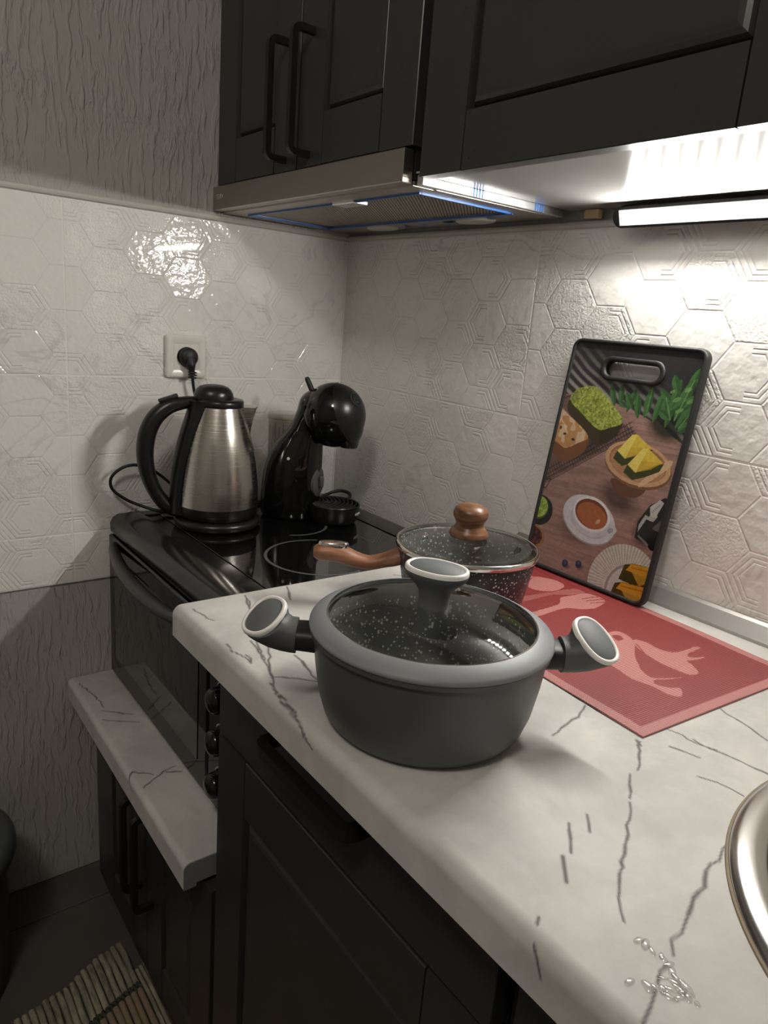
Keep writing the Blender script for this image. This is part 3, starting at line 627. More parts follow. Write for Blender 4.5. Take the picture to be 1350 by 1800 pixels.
bd = Vector((.80, -.30, .62)).normalized(); q = bd.to_track_quat('Z', 'Y').to_matrix().to_4x4()
badge = obj('badge', xf(lathe([(.0135, .0), (.0145, .0), (.0145, .0012), (.0135, .0012)], 40, closed=True), T(HCx+bd.x*.0628, bd.y*.0585, HCz+bd.z*.0628) @ q), DISC, CM, True, 50)
bm = bmesh.new()
for k, (a, b) in enumerate(((-.006, .006), (-.008, .008), (-.006, .006))): box(bm, a, b, .0035-k*.0042-.0008, .0035-k*.0042+.0008, 0, .0008)
obj('badge_marks', xf(bm, T(HCx+bd.x*.0622, bd.y*.0580, HCz+bd.z*.0622) @ q), DISC, badge)
obj('lever', tube([(.038, 0, .254), (.031, 0, .268), (.024, 0, .281), (.022, 0, .285)], [.0055, .0055, .005, .003], 12), MATB, CM, True, 60)
obj('control_disc', xf(lathe([(0, .003), (.029, .003), (.031, .0015), (.031, -.004)], 48), T(.0575, 0, .078) @ Rt(88, 'Y')), DISC, CM, True, 50)
obj('selector', xf(B(-.012, .012, -.0045, .0045, 0, .010, bev=.003), T(.0605, 0, .078) @ Rt(90, 'Y')), DISC, CM, True, 50)
obj('indicator_dot', xf(lathe([(0, .0012), (.0028, .001), (.0032, 0)], 16), T(.012, -.0520, .128) @ Rt(98, 'X')), WHITEP, CM, True)
# drip tray
TX = .0965
tray = obj('drip_tray', lathe([(0, .003), (.044, .003), (.048, .008), (.051, .030), (.0525, .038), (.0515, .0395), (.0495, .038), (.0485, .030), (0, .030)], 64, center=(TX, 0)), SATB, CM, True, 40)
obj('tray_arm', B(.040, .065, -.022, .022, .006, .024, bev=.003), SATB, CM)
bm = bmesh.new(); rs = np.arange(.012, .100, .0085)
for r in rs:   # curved grill slats, arcs around the machine's front
    pts = []
    for k in range(17):
        a = math.radians(-64+8*k); x = .042+r*math.cos(a); y = r*math.sin(a)
        if math.hypot(x-TX, y) < .0485: pts.append((x, y, .0365))
    if len(pts) > 2: tube(pts, .0013, 6, bm, sm=1, flat=1.6)
obj('grill', bm, MATB, tray, True, 50)
text('lettering', 'KRUPS', .0075, WHITEP, T(TX, 0, 0) @ Rt(-8, 'Z') @ T(.0522, -.010, .021) @ Rt(90, 'Z') @ Rt(90, 'X'), tray)
# water tank at the back
wt = obj('water_tank', lathe([(0, .020), (.032, .020), (.0345, .024), (.0355, .10), (.037, .188), (.0355, .188), (.034, .10), (.033, .026), (0, .023)], 48, center=(-.050, .082)), JARG, CM, True, 50)
obj('tank_lid', lathe([(0, .199), (.030, .199), (.037, .197), (.0395, .192), (.0395, .187), (.0375, .187), (.036, .193), (0, .195)], 48, center=(-.050, .082)), JARG, wt, True, 50)
bm = bmesh.new()
for k in range(12):
    a = 2*math.pi*k/12; box(bm, -.050+.0352*math.cos(a)-.0008, -.050+.0352*math.cos(a)+.0008, .082+.0352*math.sin(a)-.0008, .082+.0352*math.sin(a)+.0008, .03, .17)
obj('tank_ribs', bm, JARG, wt)
obj('tank_seat', B(-.086, -.014, .046, .118, 0, .0195, bev=.004), SATB, CM)
# ------------------------------------------------------------------ socket, plug and cables
SO = empty('wall_socket', (.0, -.371, 1.0905)); SO.location = (0, 0, 0); tag(SO, 'white square wall socket on the left wall tiles with a black plug in it', 'socket')
m4 = Matrix(((0, 0, 1, .0005), (1, 0, 0, -.3710), (0, 1, 0, 1.0905), (0, 0, 0, 1)))
o2, i2 = rrect(.083, .083, .006), rrect(.050, .050, .002)
obj('frame', xf(strip_ring(o2, i2, [(0, 0), (0, .004), (.06, .0075), (.25, .0095), (.6, .0095), (1, .0075), (1, 0)]), m4), WHITEP, SO, True, 30)
bm = plate([rrect(.0495, .0495, .002), [(.0195*math.cos(a), .0195*math.sin(a)) for a in [2*math.pi*k/32 for k in range(32)]]], .0078); obj('insert', xf(bm, m4), WHITEP, SO)
obj('recess', xf(lathe([(.0195, .0075), (.0190, .001), (0, .001)], 32), m4), WHITEP, SO, True, 40)
PG = empty('power_plug', (.0, -.371, 1.09)); PG.location = (0, 0, 0); tag(PG, 'round black plug in the wall socket with its cord hanging down behind the kettle', 'plug')
m4p = Matrix(((0, 0, 1, .002), (1, 0, 0, -.3690), (0, 1, 0, 1.0905), (0, 0, 0, 1)))
obj('plug_head', xf(lathe([(0, 0), (.0182, 0), (.0186, .010), (.0178, .017), (.014, .021), (0, .022)], 40), m4p), MATB, PG, True, 50)
obj('plug_neck', tube([(.020, -.369, 1.088), (.024, -.368, 1.076), (.024, -.3665, 1.066), (.023, -.365, 1.058)], [.009, .009, .006, .0055], 14, flat=1), MATB, PG, True, 60)
bm = bmesh.new()
for k in range(3): box(bm, .016, .031, -.3715, -.3585, 1.0605-k*.005, 1.0635-k*.005, bev=.001)
obj('strain_relief', bm, MATB, PG)
obj('cord', tube([(.023, -.365, 1.060), (.022, -.361, 1.03), (.020, -.350, .99), (.024, -.335, .93), (.03, -.325, .86), (.035, -.30, .810), (.045, -.25, .7905), (.055, -.20, .7905)], .0031, 10), CORD, PG, True)
kc = tube([(.085, -.415, .7905), (.062, -.425, .7910), (.048, -.445, .793), (.030, -.475, .803), (.022, -.500, .816), (.019, -.522, .836), (.021, -.525, .858), (.026, -.510, .876), (.031, -.488, .884), (.036, -.462, .880), (.040, -.435, .862), (.044, -.40, .83), (.048, -.37, .803), (.060, -.33, .792), (.075, -.30, .7905)], .0030, 10)
adopt(obj('cord', kc, CORD, None, True), KT)
mc = tube([(.120, -.130, .800), (.108, -.085, .812), (.114, -.058, .8185), (.134, -.047, .8175), (.148, -.054, .810), (.146, -.072, .801), (.128, -.090, .7935), (.106, -.105, .791), (.09, -.12, .7905)], .0036, 10)
adopt(obj('cord', mc, CORD, None, True), CM)
# ------------------------------------------------------------------ big grey pot
PC = Vector((.9435, -.516, .8305)); sdir = math.atan2(.798, .603)
PT = empty('cooking_pot', PC, sdir); tag(PT, 'large matt grey cooking pot with glass lid and two side handles, nearest pot', 'pot')
obj('pot_body', lathe([(0, 0), (.084, 0), (.0895, .003), (.096, .012), (.1010, .028), (.1055, .055), (.1085, .082), (.1095, .0905), (.1075, .0915), (.1045, .086), (.1025, .060), (.098, .030), (.091, .012), (.084, .0065), (0, .006)], 128), POTG, PT, True, 60)
obj('inner_coating', lathe([(.1035, .082), (.1020, .060), (.0973, .031), (.0903, .0135), (.083, .0075), (0, .0068)], 128), SPECK, PT, True, 60)
lid = obj('lid_rim', lathe([(.1120, .0905), (.1130, .0920), (.1128, .0940), (.1115, .0958), (.1000, .1020), (.0978, .1024), (.0968, .1010), (.0985, .0950), (.106, .0905)], 128, closed=True), SILI, PT, True, 60)
obj('rim_lower_lip', lathe([(.1115, .0860), (.1118, .0900), (.108, .0915), (.108, .086)], 128, closed=True), POTG, PT, True, 60)
gp = [(.0985, .0985), (.085, .1035), (.065, .1080), (.04, .1115), (.02, .1130), (0, .1135)]
lg = obj('lid_glass', lathe(gp, 96), LIDG, PT, True, 180)
obj('steel_ring', lathe([(.0985, .1005), (.0972, .1028), (.0960, .1025), (.0965, .1005)], 128, closed=True), CHROME, lg, True, 60)
obj('vent', lathe([(0, .108), (.0035, .1078), (.0045, .1068), (.0045, .1045), (0, .1045)], 20, center=(.028, .062)), CHROME, lg, True)
# lid knob: round stem widening to an oval top with a white rim
kn = empty('lid_knob', (0, 0, 0)); kn.parent = PT; kn.rotation_euler = (0, 0, math.radians(-30))
def ov(hx, hy, z, n=48, e=2.2, cx=0, tilt=0): return [(p[0], p[1], p[2]) for p in sellipse(cx, 0, hx, hy, z, n, e)]
obj('knob_stem', loft([ov(.0165, .0160, .110, e=2), ov(.0148, .0140, .114, e=2), ov(.0145, .0135, .121, e=2), ov(.0158, .0138, .128, e=2), ov(.0200, .0160, .134), ov(.0255, .0190, .1385), ov(.0290, .0212, .142), ov(.0300, .0222, .145), ov(.0300, .0222, .1472)]), SILD, kn, True, 60)
def padring(parent, hx, hy, z, wd, h, m_ring, m_pad, e=2.2, mtx=None):
    out = ov(hx, hy, 0, e=e); inn = ov(hx-wd, hy-wd, 0, e=e)
    bm = strip_ring([p[:2] for p in out], [p[:2] for p in inn], [(0, 0), (0, h*.6), (.15, h*.9), (.5, h), (.85, h*.9), (1, h*.55), (1, 0)])
    M_ = T(0, 0, z) if mtx is None else mtx @ T(0, 0, z)
    obj('white_ring', xf(bm, M_), m_ring, parent, True, 60)
    bm = loft([ov(hx-wd, hy-wd, h*.2, e=e), ov(hx-wd, hy-wd, h*.80, e=e), ov(hx-wd-.0012, hy-wd-.0012, h*.98, e=e)]); obj('grey_pad', xf(bm, M_), m_pad, parent, True, 40)
padring(kn, .0302, .0225, .1467, .0042, .0045, WSIL, SILP)
for sgn, nm in ((-1, 'left'), (1, 'right')):
    h = empty('side_handle', (0, 0, 0)); h.parent = PT; h.rotation_euler = (0, 0, 0 if sgn > 0 else math.pi)
    # bracket
    def rs_(x, hw, zc, hh, lean=0): return [(x, hw*math.copysign(abs(math.cos(a))**.6, math.cos(a)), zc+hh*math.copysign(abs(math.sin(a))**.6, math.sin(a))) for a in [2*math.pi*k/28 for k in range(28)]]
    obj('bracket', loft([rs_(.104, .0185, .073, .0115), rs_(.134, .0175, .074, .0105)]), MATB, h, True, 50)
    nv = Vector((.35, -.40*sgn, .85)).normalized(); V1 = Vector((-.466*sgn, .711, .526*sgn)); V1 = (V1-nv*V1.dot(nv)).normalized(); U1 = nv.cross(V1)
    if U1.z < 0: U1 = -U1
    ce = Vector((.1553, 0, .0915)); secs = []
    for (t, cx_, cz_) in ((0, .1235, .0735), (.0, .1290, .0738), (.12, .1350, .0755), (.35, .1415, .0785), (.62, .1475, .0820), (.85, .1518, .0855), (1, None, None)):
        c0 = ce-nv*.0035 if cx_ is None else Vector((cx_, 0, cz_)); U = Vector((0, 0, 1)).lerp(U1, t).normalized(); V_ = Vector((0, 1, 0)).lerp(V1, t); V_ = (V_-U*V_.dot(U)).normalized()
        pa, pb = (.0265, .0205) if sgn > 0 else (.0235, .0192); ha = .0155+(pb-.0006-.0155)*t; hb = .0185+(pa-.0006-.0185)*t; q = []
        for k in range(36):
            a_ = 2*math.pi*k/36; c_, s_ = math.cos(a_), math.sin(a_); c_ = math.copysign(abs(c_)**.85, c_); s_ = math.copysign(abs(s_)**.85, s_)
            q.append(c0+V_*hb*c_+U*ha*s_)
        secs.append(q)
    obj('grip', loft(secs), SILD, h, True, 60)
    mt = Matrix((( V1.x, V1.cross(nv).x*-1, nv.x, ce.x), (V1.y, -V1.cross(nv).y, nv.y, ce.y), (V1.z, -V1.cross(nv).z, nv.z, ce.z), (0, 0, 0, 1))) @ T(0, 0, -.0035)
    padring(h, pa, pb, 0, .0040, .0045, WSIL, SILP, 2.35, mt)
# ------------------------------------------------------------------ small speckled saucepan
SP = empty('saucepan', (.768, -.303, .8318), sdir); tag(SP, 'small black speckled saucepan with wooden handle and glass lid, on the red placemat', 'pot')
obj('pot_body', lathe([(0, 0), (.068, 0), (.0725, .003), (.0760, .012), (.0840, .055), (.0895, .086), (.0885, .0875), (.0865, .086), (.081, .055), (.073, .014), (.068, .006), (0, .005)], 112), SPECKO, SP, True, 60)
obj('inner_coating', lathe([(.0858, .083), (.0803, .055), (.0724, .0145), (.067, .0068), (0, .0058)], 112), SPECK, SP, True, 60)
obj('lid_rim', lathe([(.0915, .0850), (.0925, .0865), (.0925, .0915), (.0910, .0930), (.0890, .0925), (.0895, .0865)], 112, closed=True), CHROME, SP, True, 60)
lg = obj('lid_glass', lathe([(.0895, .0920), (.0850, .0935), (.0780, .0930), (.0740, .0925), (.0650, .0945), (.04, .0985), (.02, .1005), (0, .1012)], 96), LIDG, SP, True, 180)
obj('vent', lathe([(0, .0995), (.003, .0993), (.004, .098), (.004, .096), (0, .096)], 20, center=(-.056, -.004)), CHROME, lg, True)
obj('steel_washer', lathe([(.0, .1000), (.012, .1000), (.0125, .1035), (0, .1035)], 32), CHROME, lg, True)
obj('lid_knob', xf(lathe([(0, .1020), (.024, .1020), (.0255, .1045), (.0235, .1095), (.0185, .1150), (.0175, .1190), (.0190, .1225), (.0220, .1280), (.0225, .1330), (.0205, .1385), (.0150, .1425), (.008, .144), (0, .1445)], 64), T(0, 0, 0)), WALN, SP, True, 60)
hx = [(-.080, 0, .070), (-.094, 0, .0645), (-.108, 0, .0600), (-.125, 0, .0560), (-.142, 0, .0585), (-.160, 0, .0640), (-.176, 0, .0665), (-.190, 0, .0655), (-.197, 0, .0650)]
hd_ = obj('wood_handle', tube(hx, [.0140, .0140, .0120, .0115, .0130, .0148, .0152, .0138, .0090], 20, up=(0, 0, 1), flat=.78), WOODH, SP, True, 60)
out = ov(.0195, .0095, 0, e=2); inn = ov(.0155, .0058, 0, e=2)
obj('hanging_ring', xf(strip_ring([p[:2] for p in out], [p[:2] for p in inn], [(0, -.003), (0, .0015), (.3, .003), (.8, .0025), (1, .0005), (1, -.003)]), T(-.172, 0, .0772)), CHROME, hd_, True, 50)
obj('hole_lining', xf(loft([ov(.0155, .0058, -.001, e=2), ov(.0155, .0058, .0003, e=2)]), T(-.172, 0, .0772)), mat('dark_wood_hole', (.10, .035, .015), .6), hd_)
# ------------------------------------------------------------------ paint helpers (flat prints, stored as colours on a fine grid)
def cubic(P, n=6, closed=True):
    P = [np.array(p, float) for p in P]; N_ = len(P); out = []
    for i in range(N_ if closed else N_-1):
        g_ = (lambda k: P[k % N_]) if closed else (lambda k: P[min(max(k, 0), N_-1)])
        p0, p1, p2, p3 = g_(i-1), g_(i), g_(i+1), g_(i+2)
        for k in range(n):
            t = k/n; out.append(.5*((2*p1)+(p2-p0)*t+(2*p0-5*p1+4*p2-p3)*t*t+(3*p1-p0-3*p2+p3)*t**3))
    if not closed: out.append(P[-1])
    return np.array(out)
class Canvas:
    def __init__(s, w_, h_, nx, ny):
        s.x, s.y = np.meshgrid(np.linspace(0, w_, nx), np.linspace(0, h_, ny)); s.c = np.zeros((ny, nx, 3)); s.rs = np.random.RandomState(3)
    def inside(s, P):
        P = np.array(P, float); r = np.zeros(s.x.shape, bool); j = len(P)-1
        for i in range(len(P)):
            xi, yi = P[i]; xj, yj = P[j]
            if yi != yj:
                r ^= ((yi > s.y) != (yj > s.y)) & (s.x < (xj-xi)*(s.y-yi)/(yj-yi)+xi)
            j = i
        return r
    def put(s, m, col, a=1.0):
        col = np.array(col, float); m = m.astype(float)*a
        s.c = s.c*(1-m[..., None])+(col if col.ndim == 3 else col[None, None])*m[..., None]
    def poly(s, P, col, smooth=True, a=1.0): m = s.inside(cubic(P) if smooth else P); s.put(m, col, a); return m
    def ell(s, cx, cy, rx, ry, col, ang=0, a=1.0, soft=0):
        t = math.radians(ang); u = (s.x-cx)*math.cos(t)+(s.y-cy)*math.sin(t); v = -(s.x-cx)*math.sin(t)+(s.y-cy)*math.cos(t)
        d = np.hypot(u/rx, v/ry); m = np.clip((1-d)/soft, 0, 1) if soft else (d < 1).astype(float); s.put(m, col, a); return m
    def dist(s, P):
        d = np.full(s.x.shape, 1e9)
        for a, b in zip(P, P[1:]):
            a = np.array(a, float); b = np.array(b, float); e = b-a; t = np.clip(((s.x-a[0])*e[0]+(s.y-a[1])*e[1])/((e**2).sum()+1e-9), 0, 1)
            d = np.minimum(d, np.hypot(s.x-a[0]-t*e[0], s.y-a[1]-t*e[1]))
        return d
    def line(s, P, w_, col, a=1.0): m = np.clip(1.3-s.dist(P)/w_, 0, 1); s.put(m, col, a)
    def noise(s, sx_, sy_, seed=0):
        rs = np.random.RandomState(seed); G = rs.rand(90, 90); u = (s.x/sx_) % 88; v = (s.y/sy_) % 88; i = u.astype(int); j = v.astype(int); fu = u-i; fv = v-j
        fu = fu*fu*(3-2*fu); fv = fv*fv*(3-2*fv)
        return (G[j, i]*(1-fu)+G[j, i+1]*fu)*(1-fv)+(G[j+1, i]*(1-fu)+G[j+1, i+1]*fu)*fv
def lin(r, g, b): return np.array([((v/255+.055)/1.055)**2.4 if v > 10 else v/255/12.92 for v in (r, g, b)])
# ------------------------------------------------------------------ cutting board with a food photograph (mm units u,v on its face)
BW, BH = 222.0, 361.0
cv = Canvas(BW, BH, 297, 482); X, Y = cv.x, cv.y
n1 = cv.noise(40, 3, 1); n2 = cv.noise(12, 1.2, 2); n3 = cv.noise(3, 3, 3)
wood = lin(150, 118, 108)[None, None]*(.72+.35*n1+.22*n2)[..., None]; cv.c = wood*1.0
# dark diagonal leaf shadows and grey wall behind the table
edge = cubic([(-5, 272), (34, 277), (85, 274), (131, 266), (173, 252), (201, 240), (240, 222)], closed=False)
bg = cv.inside(list(map(tuple, edge))+[(240, 400), (-20, 400)])
str_ = .5+.5*np.sin((X*.62+Y*1.0)*.42+3*cv.noise(40, 40, 5)); fade = np.clip(1.1-(Y-270)/70-(X-60)/220, 0, 1)
cv.put(bg, lin(45, 44, 46)[None, None]+(lin(150, 146, 140)-lin(45, 44, 46))[None, None]*(np.clip(str_*1.6-.5, 0, 1)*fade)[..., None])
cv.ell(190, 262, 40, 36, lin(22, 30, 18), 10, .9, .4)
def leafp(a, b, w_, col, col2):
    a = np.array(a, float); b = np.array(b, float); d = (b-a); L = np.hypot(*d); d /= L; nrm = np.array([-d[1], d[0]])
    P = [a]+[a+d*L*t+nrm*w_*s_ for t, s_ in ((.25, .7), (.55, 1), (.85, .6))]+[b]+[a+d*L*t-nrm*w_*s_ for t, s_ in ((.85, .6), (.55, 1), (.25, .7))]
    m = cv.poly(P, col); m2 = cv.inside([tuple(a), tuple(b), tuple(b-nrm*w_*1.5), tuple(a-nrm*w_*1.5)]) & m; cv.put(m2, col2, .55)
G1, G2, G3 = lin(66, 104, 58), lin(30, 58, 32), lin(112, 148, 88)
for a, b, w_ in (((98, 268), (84, 300), 5), ((108, 268), (102, 302), 5), ((120, 262), (127, 297), 5), ((128, 268), (112, 290), 5), ((150, 258), (152, 302), 6), ((140, 256), (132, 290), 6), ((165, 254), (172, 300), 6), ((180, 262), (176, 290), 6), ((185, 250), (192, 318), 7), ((196, 262), (210, 322), 8), ((196, 270), (222, 300), 8), ((185, 285), (165, 300), 5), ((200, 252), (222, 285), 8), ((190, 300), (180, 322), 6), ((205, 300), (214, 334), 6), ((190, 262), (170, 272), 6), ((205, 248), (222, 262), 7), ((188, 275), (206, 290), 6), ((206, 318), (224, 312), 5), ((120, 268), (104, 276), 4)): leafp(a, b, w_, G1, G2)
for a, b in (((196, 262), (210, 318)), ((190, 262), (176, 290)), ((152, 262), (152, 298)), ((205, 252), (220, 282))): cv.line([a, b], .8, G3, .8)
for p in ((205, 305, 5, 3), (192, 290, 6, 3), (212, 290, 5, 3), (200, 276, 6, 2.5), (183, 300, 4, 2)): cv.ell(*p, G3, 30, .7)
table = ~bg
# cooling rack
rk = [(-4, 125), (16, 141), (145, 236), (118, 246), (30, 276), (0, 272)]; rm = cv.inside(rk)
cv.put(rm, lin(60, 46, 42), .55)
for k in range(40):
    t = k/39; a = (-6+150*t, 128+108*t); cv.line([a, (a[0]-12, a[1]+16)], .55, lin(28, 24, 24), .9 if t < 1 else 0)
for o_ in (0, 5, 10, 16): cv.line([(-4-o_*.6, 124+o_), (143-o_*.6, 234+o_)], .6, lin(25, 22, 22))
cv.line([(8, 138), (16, 141), (10, 124), (0, 128)], .8, lin(20, 18, 18)); cv.line([(0, 262), (10, 270), (30, 276)], .8, lin(30, 26, 26))
cv.ell(70, 205, 44, 20, lin(30, 22, 20), 35, .6, .5)
# matcha loaf
cv.poly([(19, 267), (15, 256), (24, 243), (66, 216), (89, 208), (113, 226), (117, 249), (83, 232), (45, 250)], lin(62, 50, 26))
cv.poly([(83, 236), (89, 208), (114, 226), (117, 250)], lin(50, 42, 24), False)
mt_ = cv.poly([(17, 272), (30, 286), (54, 292), (73, 285), (95, 269), (117, 252), (115, 243), (101, 237), (83, 230), (63, 238), (45, 249), (22, 262)], lin(138, 152, 62))
cv.put(mt_ & (n3 > .55), lin(175, 188, 88), .8); cv.put(mt_ & (cv.noise(2, 2, 9) < .3), lin(85, 100, 35), .7)
# fruit loaf
cv.poly([(-3, 212), (3, 186), (27, 171), (62, 190), (66, 216), (30, 195)], lin(120, 76, 45))
ft = cv.poly([(2, 254), (22, 243), (48, 230), (66, 216), (50, 204), (30, 193), (13, 198), (-6, 208), (-6, 240)], lin(190, 140, 88))
cv.put(ft & (cv.noise(7, 7, 12) > .5), lin(222, 200, 165), .7)
for p in ((22, 214, 3, 2), (40, 208, 3.5, 2.2), (12, 222, 2, 3)): cv.ell(*p, lin(60, 40, 52))
cv.line([(8, 236), (20, 226), (26, 216)], 1.2, lin(235, 215, 180), .8)
# cake stand shadow, stand, plate
cv.ell(140, 140, 44, 26, lin(38, 26, 24), -20, .75, .6)
cv.poly([(124, 166), (132, 150), (150, 144), (172, 149), (178, 166)], lin(100, 66, 48))
cv.ell(158, 191, 55, 31, lin(120, 84, 58), -6); cv.ell(157, 194, 54, 30, lin(196, 156, 116), -6)
cv.ell(157, 195, 47, 25.5, lin(150, 106, 74), -6); m = cv.ell(157, 193, 45, 23.5, lin(178, 134, 98), -6)
cv.put((m > 0) & (n2 > .6), lin(160, 115, 80), .6); cv.poly([(175, 166), (208, 200), (204, 208), (182, 186), (168, 166)], lin(214, 182, 146), True, .8)
# two matcha-mango cake slices
for dx, dy in ((0, 0), (22, -16)):
    cv.poly([(117+dx, 194+dy), (121+dx, 207+dy), (150+dx, 209+dy), (176+dx, 218+dy), (172+dx, 206+dy), (152+dx, 194+dy), (134+dx, 186+dy)], lin(56, 62, 26), False)
    cv.poly([(121+dx, 206+dy), (139+dx, 233+dy), (147+dx, 234+dy), (174+dx, 219+dy), (158+dx, 209+dy), (136+dx, 197+dy)], lin(214, 186, 70), False)
    cv.poly([(121+dx, 206+dy), (139+dx, 233+dy), (147+dx, 234+dy), (137+dx, 198+dy)], lin(232, 214, 110), False, .8)
    cv.poly([(137+dx, 198+dy), (141+dx, 215+dy), (174+dx, 219+dy), (158+dx, 206+dy)], lin(196, 160, 52), False, .6)
# saucer, cup, tea
cv.ell(98, 84, 56, 34, lin(60, 42, 38), 10, .5, .4)
cv.ell(101, 96, 50, 34, lin(150, 146, 150), -14); cv.ell(101, 97.5, 49, 33, lin(206, 203, 205), -14); cv.ell(103, 94, 36, 22, lin(186, 183, 188), -14)
cv.poly([(130, 87), (139, 101), (152, 95), (148, 86), (139, 82)], lin(198, 196, 199)); cv.ell(142, 91, 5, 4, lin(160, 156, 160), 20)
cv.poly([(70, 106), (74, 88), (86, 78), (104, 73), (122, 76), (134, 86), (139, 103), (130, 120), (100, 126), (76, 122)], lin(196, 193, 196))
cv.ell(104, 106, 34, 25, lin(225, 222, 222), -12); cv.ell(103.5, 106, 30, 21, lin(110, 62, 36), -12); cv.ell(105, 104, 28, 18, lin(164, 96, 52), -12); cv.ell(118, 98, 6, 3.5, lin(214, 170, 130), 50, .9, .5)
# small bowls
cv.ell(9, 88, 25, 24, lin(28, 26, 26)); cv.ell(5, 92, 20, 19, lin(70, 90, 30)); m = cv.ell(5, 93, 18, 17, lin(130, 158, 55)); cv.put((m > 0) & (n3 > .5), lin(175, 200, 92), .8)
cv.ell(6, 44, 24, 19, lin(150, 105, 66)); m = cv.ell(5, 45, 20, 15.5, lin(48, 22, 26)); cv.put((m > 0) & (n3 > .6), lin(120, 36, 46), .8)
# blueberries
for cx, cy in ((79, 21), (103, 27)): cv.ell(cx+3, cy-3, 9, 6, lin(50, 34, 34), 0, .6, .5); cv.ell(cx, cy, 5.5, 6, lin(38, 40, 66)); cv.ell(cx, cy+2, 2.5, 2.5, lin(72, 78, 112), 0, .8)
# ribbed plate and cake pieces
cv.ell(180, 18, 62, 60, lin(64, 46, 42), 0, .55, .3)
m = cv.ell(182, 20, 58, 60, lin(205, 200, 192)); ang = np.arctan2(Y-18, X-186); rad = np.hypot((X-186)/58, (Y-18)/60)
cv.put((m > 0) & (rad > .55) & (np.sin(ang*70) > .2), lin(160, 153, 145), .7); cv.ell(188, 14, 33, 38, lin(150, 145, 140)); cv.ell(190, 13, 31, 36, lin(196, 191, 186))
for dx, dy in ((8, 18), (0, -12)):
    cv.poly([(166+dx, 10+dy), (170+dx, 33+dy), (182+dx, 38+dy), (220+dx, 42+dy), (218+dx, 8+dy)], lin(70, 62, 22), False)
    cv.poly([(174+dx, 26+dy), (180+dx, 37+dy), (222+dx, 42+dy), (222+dx, 24+dy)], lin(208, 150, 40), False)
    cv.poly([(200+dx, 10+dy), (184+dx, 26+dy), (222+dx, 28+dy)], lin(192, 150, 48), False, .8); cv.line([(182+dx, 32+dy), (222+dx, 36+dy)], 1.2, lin(150, 96, 26), .7)
# old film camera on the table
cv.ell(200, 108, 26, 32, lin(40, 30, 28), -20, .7, .4)
cv.poly([(183, 92), (181, 116), (193, 142), (213, 158), (226, 150), (226, 84)], lin(34, 33, 33), False)
cv.poly([(185, 101), (193, 122), (204, 121), (209, 130), (200, 134), (196, 126), (190, 128), (184, 112)], lin(170, 168, 162), False)
cv.poly([(194, 140), (206, 153), (213, 150), (206, 128), (198, 127)], lin(188, 186, 180), False); cv.poly([(205, 112), (216, 128), (220, 108)], lin(90, 88, 86), False)
cv.ell(214, 96, 12, 14, lin(14, 14, 15)); cv.line([(188, 96), (204, 88)], 1.5, lin(140, 138, 134), .8)
for k in range(6): cv.line([(198.5+k*1.5, 134.5+k*2.3), (200.5+k*1.5, 133.5+k*2.3)], .5, lin(50, 48, 46))
fn = cv.noise(1.6, 1.6, 21)*.5+cv.noise(5, 5, 22)*.5; cv.c *= (.68+.24*fn)[..., None]
M = T(.664, -.066, .8325) @ Matrix(((1, 0, 0, 0), (0, math.sin(math.radians(8)), -math.cos(math.radians(8)), 0), (0, math.cos(math.radians(8)), math.sin(math.radians(8)), 0), (0, 0, 0, 1)))
CB = empty('cutting_board', (0, 0, 0)); CB.matrix_world = M
tag(CB, 'cutting board printed with cakes and a teacup, black rim, leaning on the tiles', 'cutting board')
def mm(P): return [(x/1000, y/1000) for x, y in P]
outer = mm(rrect(BW, BH, 15, 8, BW/2, BH/2)); inner_ = mm(rrect(BW-13, BH-13, 9, 8, BW/2, BH/2))
sl_o = mm(rrect(106, 35, 17.4, 10, 113, 321)); sl_i = mm(rrect(90, 21, 10.4, 10, 113, 321))
bm = plate([mm(rrect(BW-4, BH-4, 13, 8, BW/2, BH/2)), sl_i], .0070, T(0, 0, -.0085)); obj('board', bm, MATB, CB)
xx = (cv.x/1000).ravel(); yy = (cv.y/1000).ravel(); V, F = grid_mesh(297, 482, np.stack([xx, yy, np.full(xx.shape, -.0012)], 1))
cc = V[F].mean(1)*1000; keep = ~((np.abs(cc[:, 0]-113) < 48) & (np.abs(cc[:, 1]-321) < 12)) & (np.abs(cc[:, 0]-BW/2) < BW/2-5) & (np.abs(cc[:, 1]-BH/2) < BH/2-5)
me = np_mesh('printed_picture', V, F[keep]); ca = me.color_attributes.new('print', 'FLOAT_COLOR', 'POINT'); ca.data.foreach_set('color', np.concatenate([np.clip(cv.c.reshape(-1, 3), 0, 1), np.ones((len(V), 1))], 1).astype(np.float32).ravel())
PRM = mat('printed_laminate', (1, 1, 1), .22); N = NT(PRM); ca_ = N.n('ShaderNodeAttribute', attribute_name='print'); N.col(ca_.outputs['Color'])
link('printed_picture', me, PRM, CB)
obj('rubber_rim', strip_ring(outer, inner_, [(0, -.010), (0, -.002), (.2, .0012), (.5, .0018), (.8, .0010), (1, -.0010), (1, -.010)]), MATB, CB, True, 60)
obj('handle_hole_rim', strip_ring(sl_o, sl_i, [(0, -.002), (0, .0005), (.25, .0018), (.7, .0018), (1, 0), (1, -.010)]), MATB, CB, True, 60)
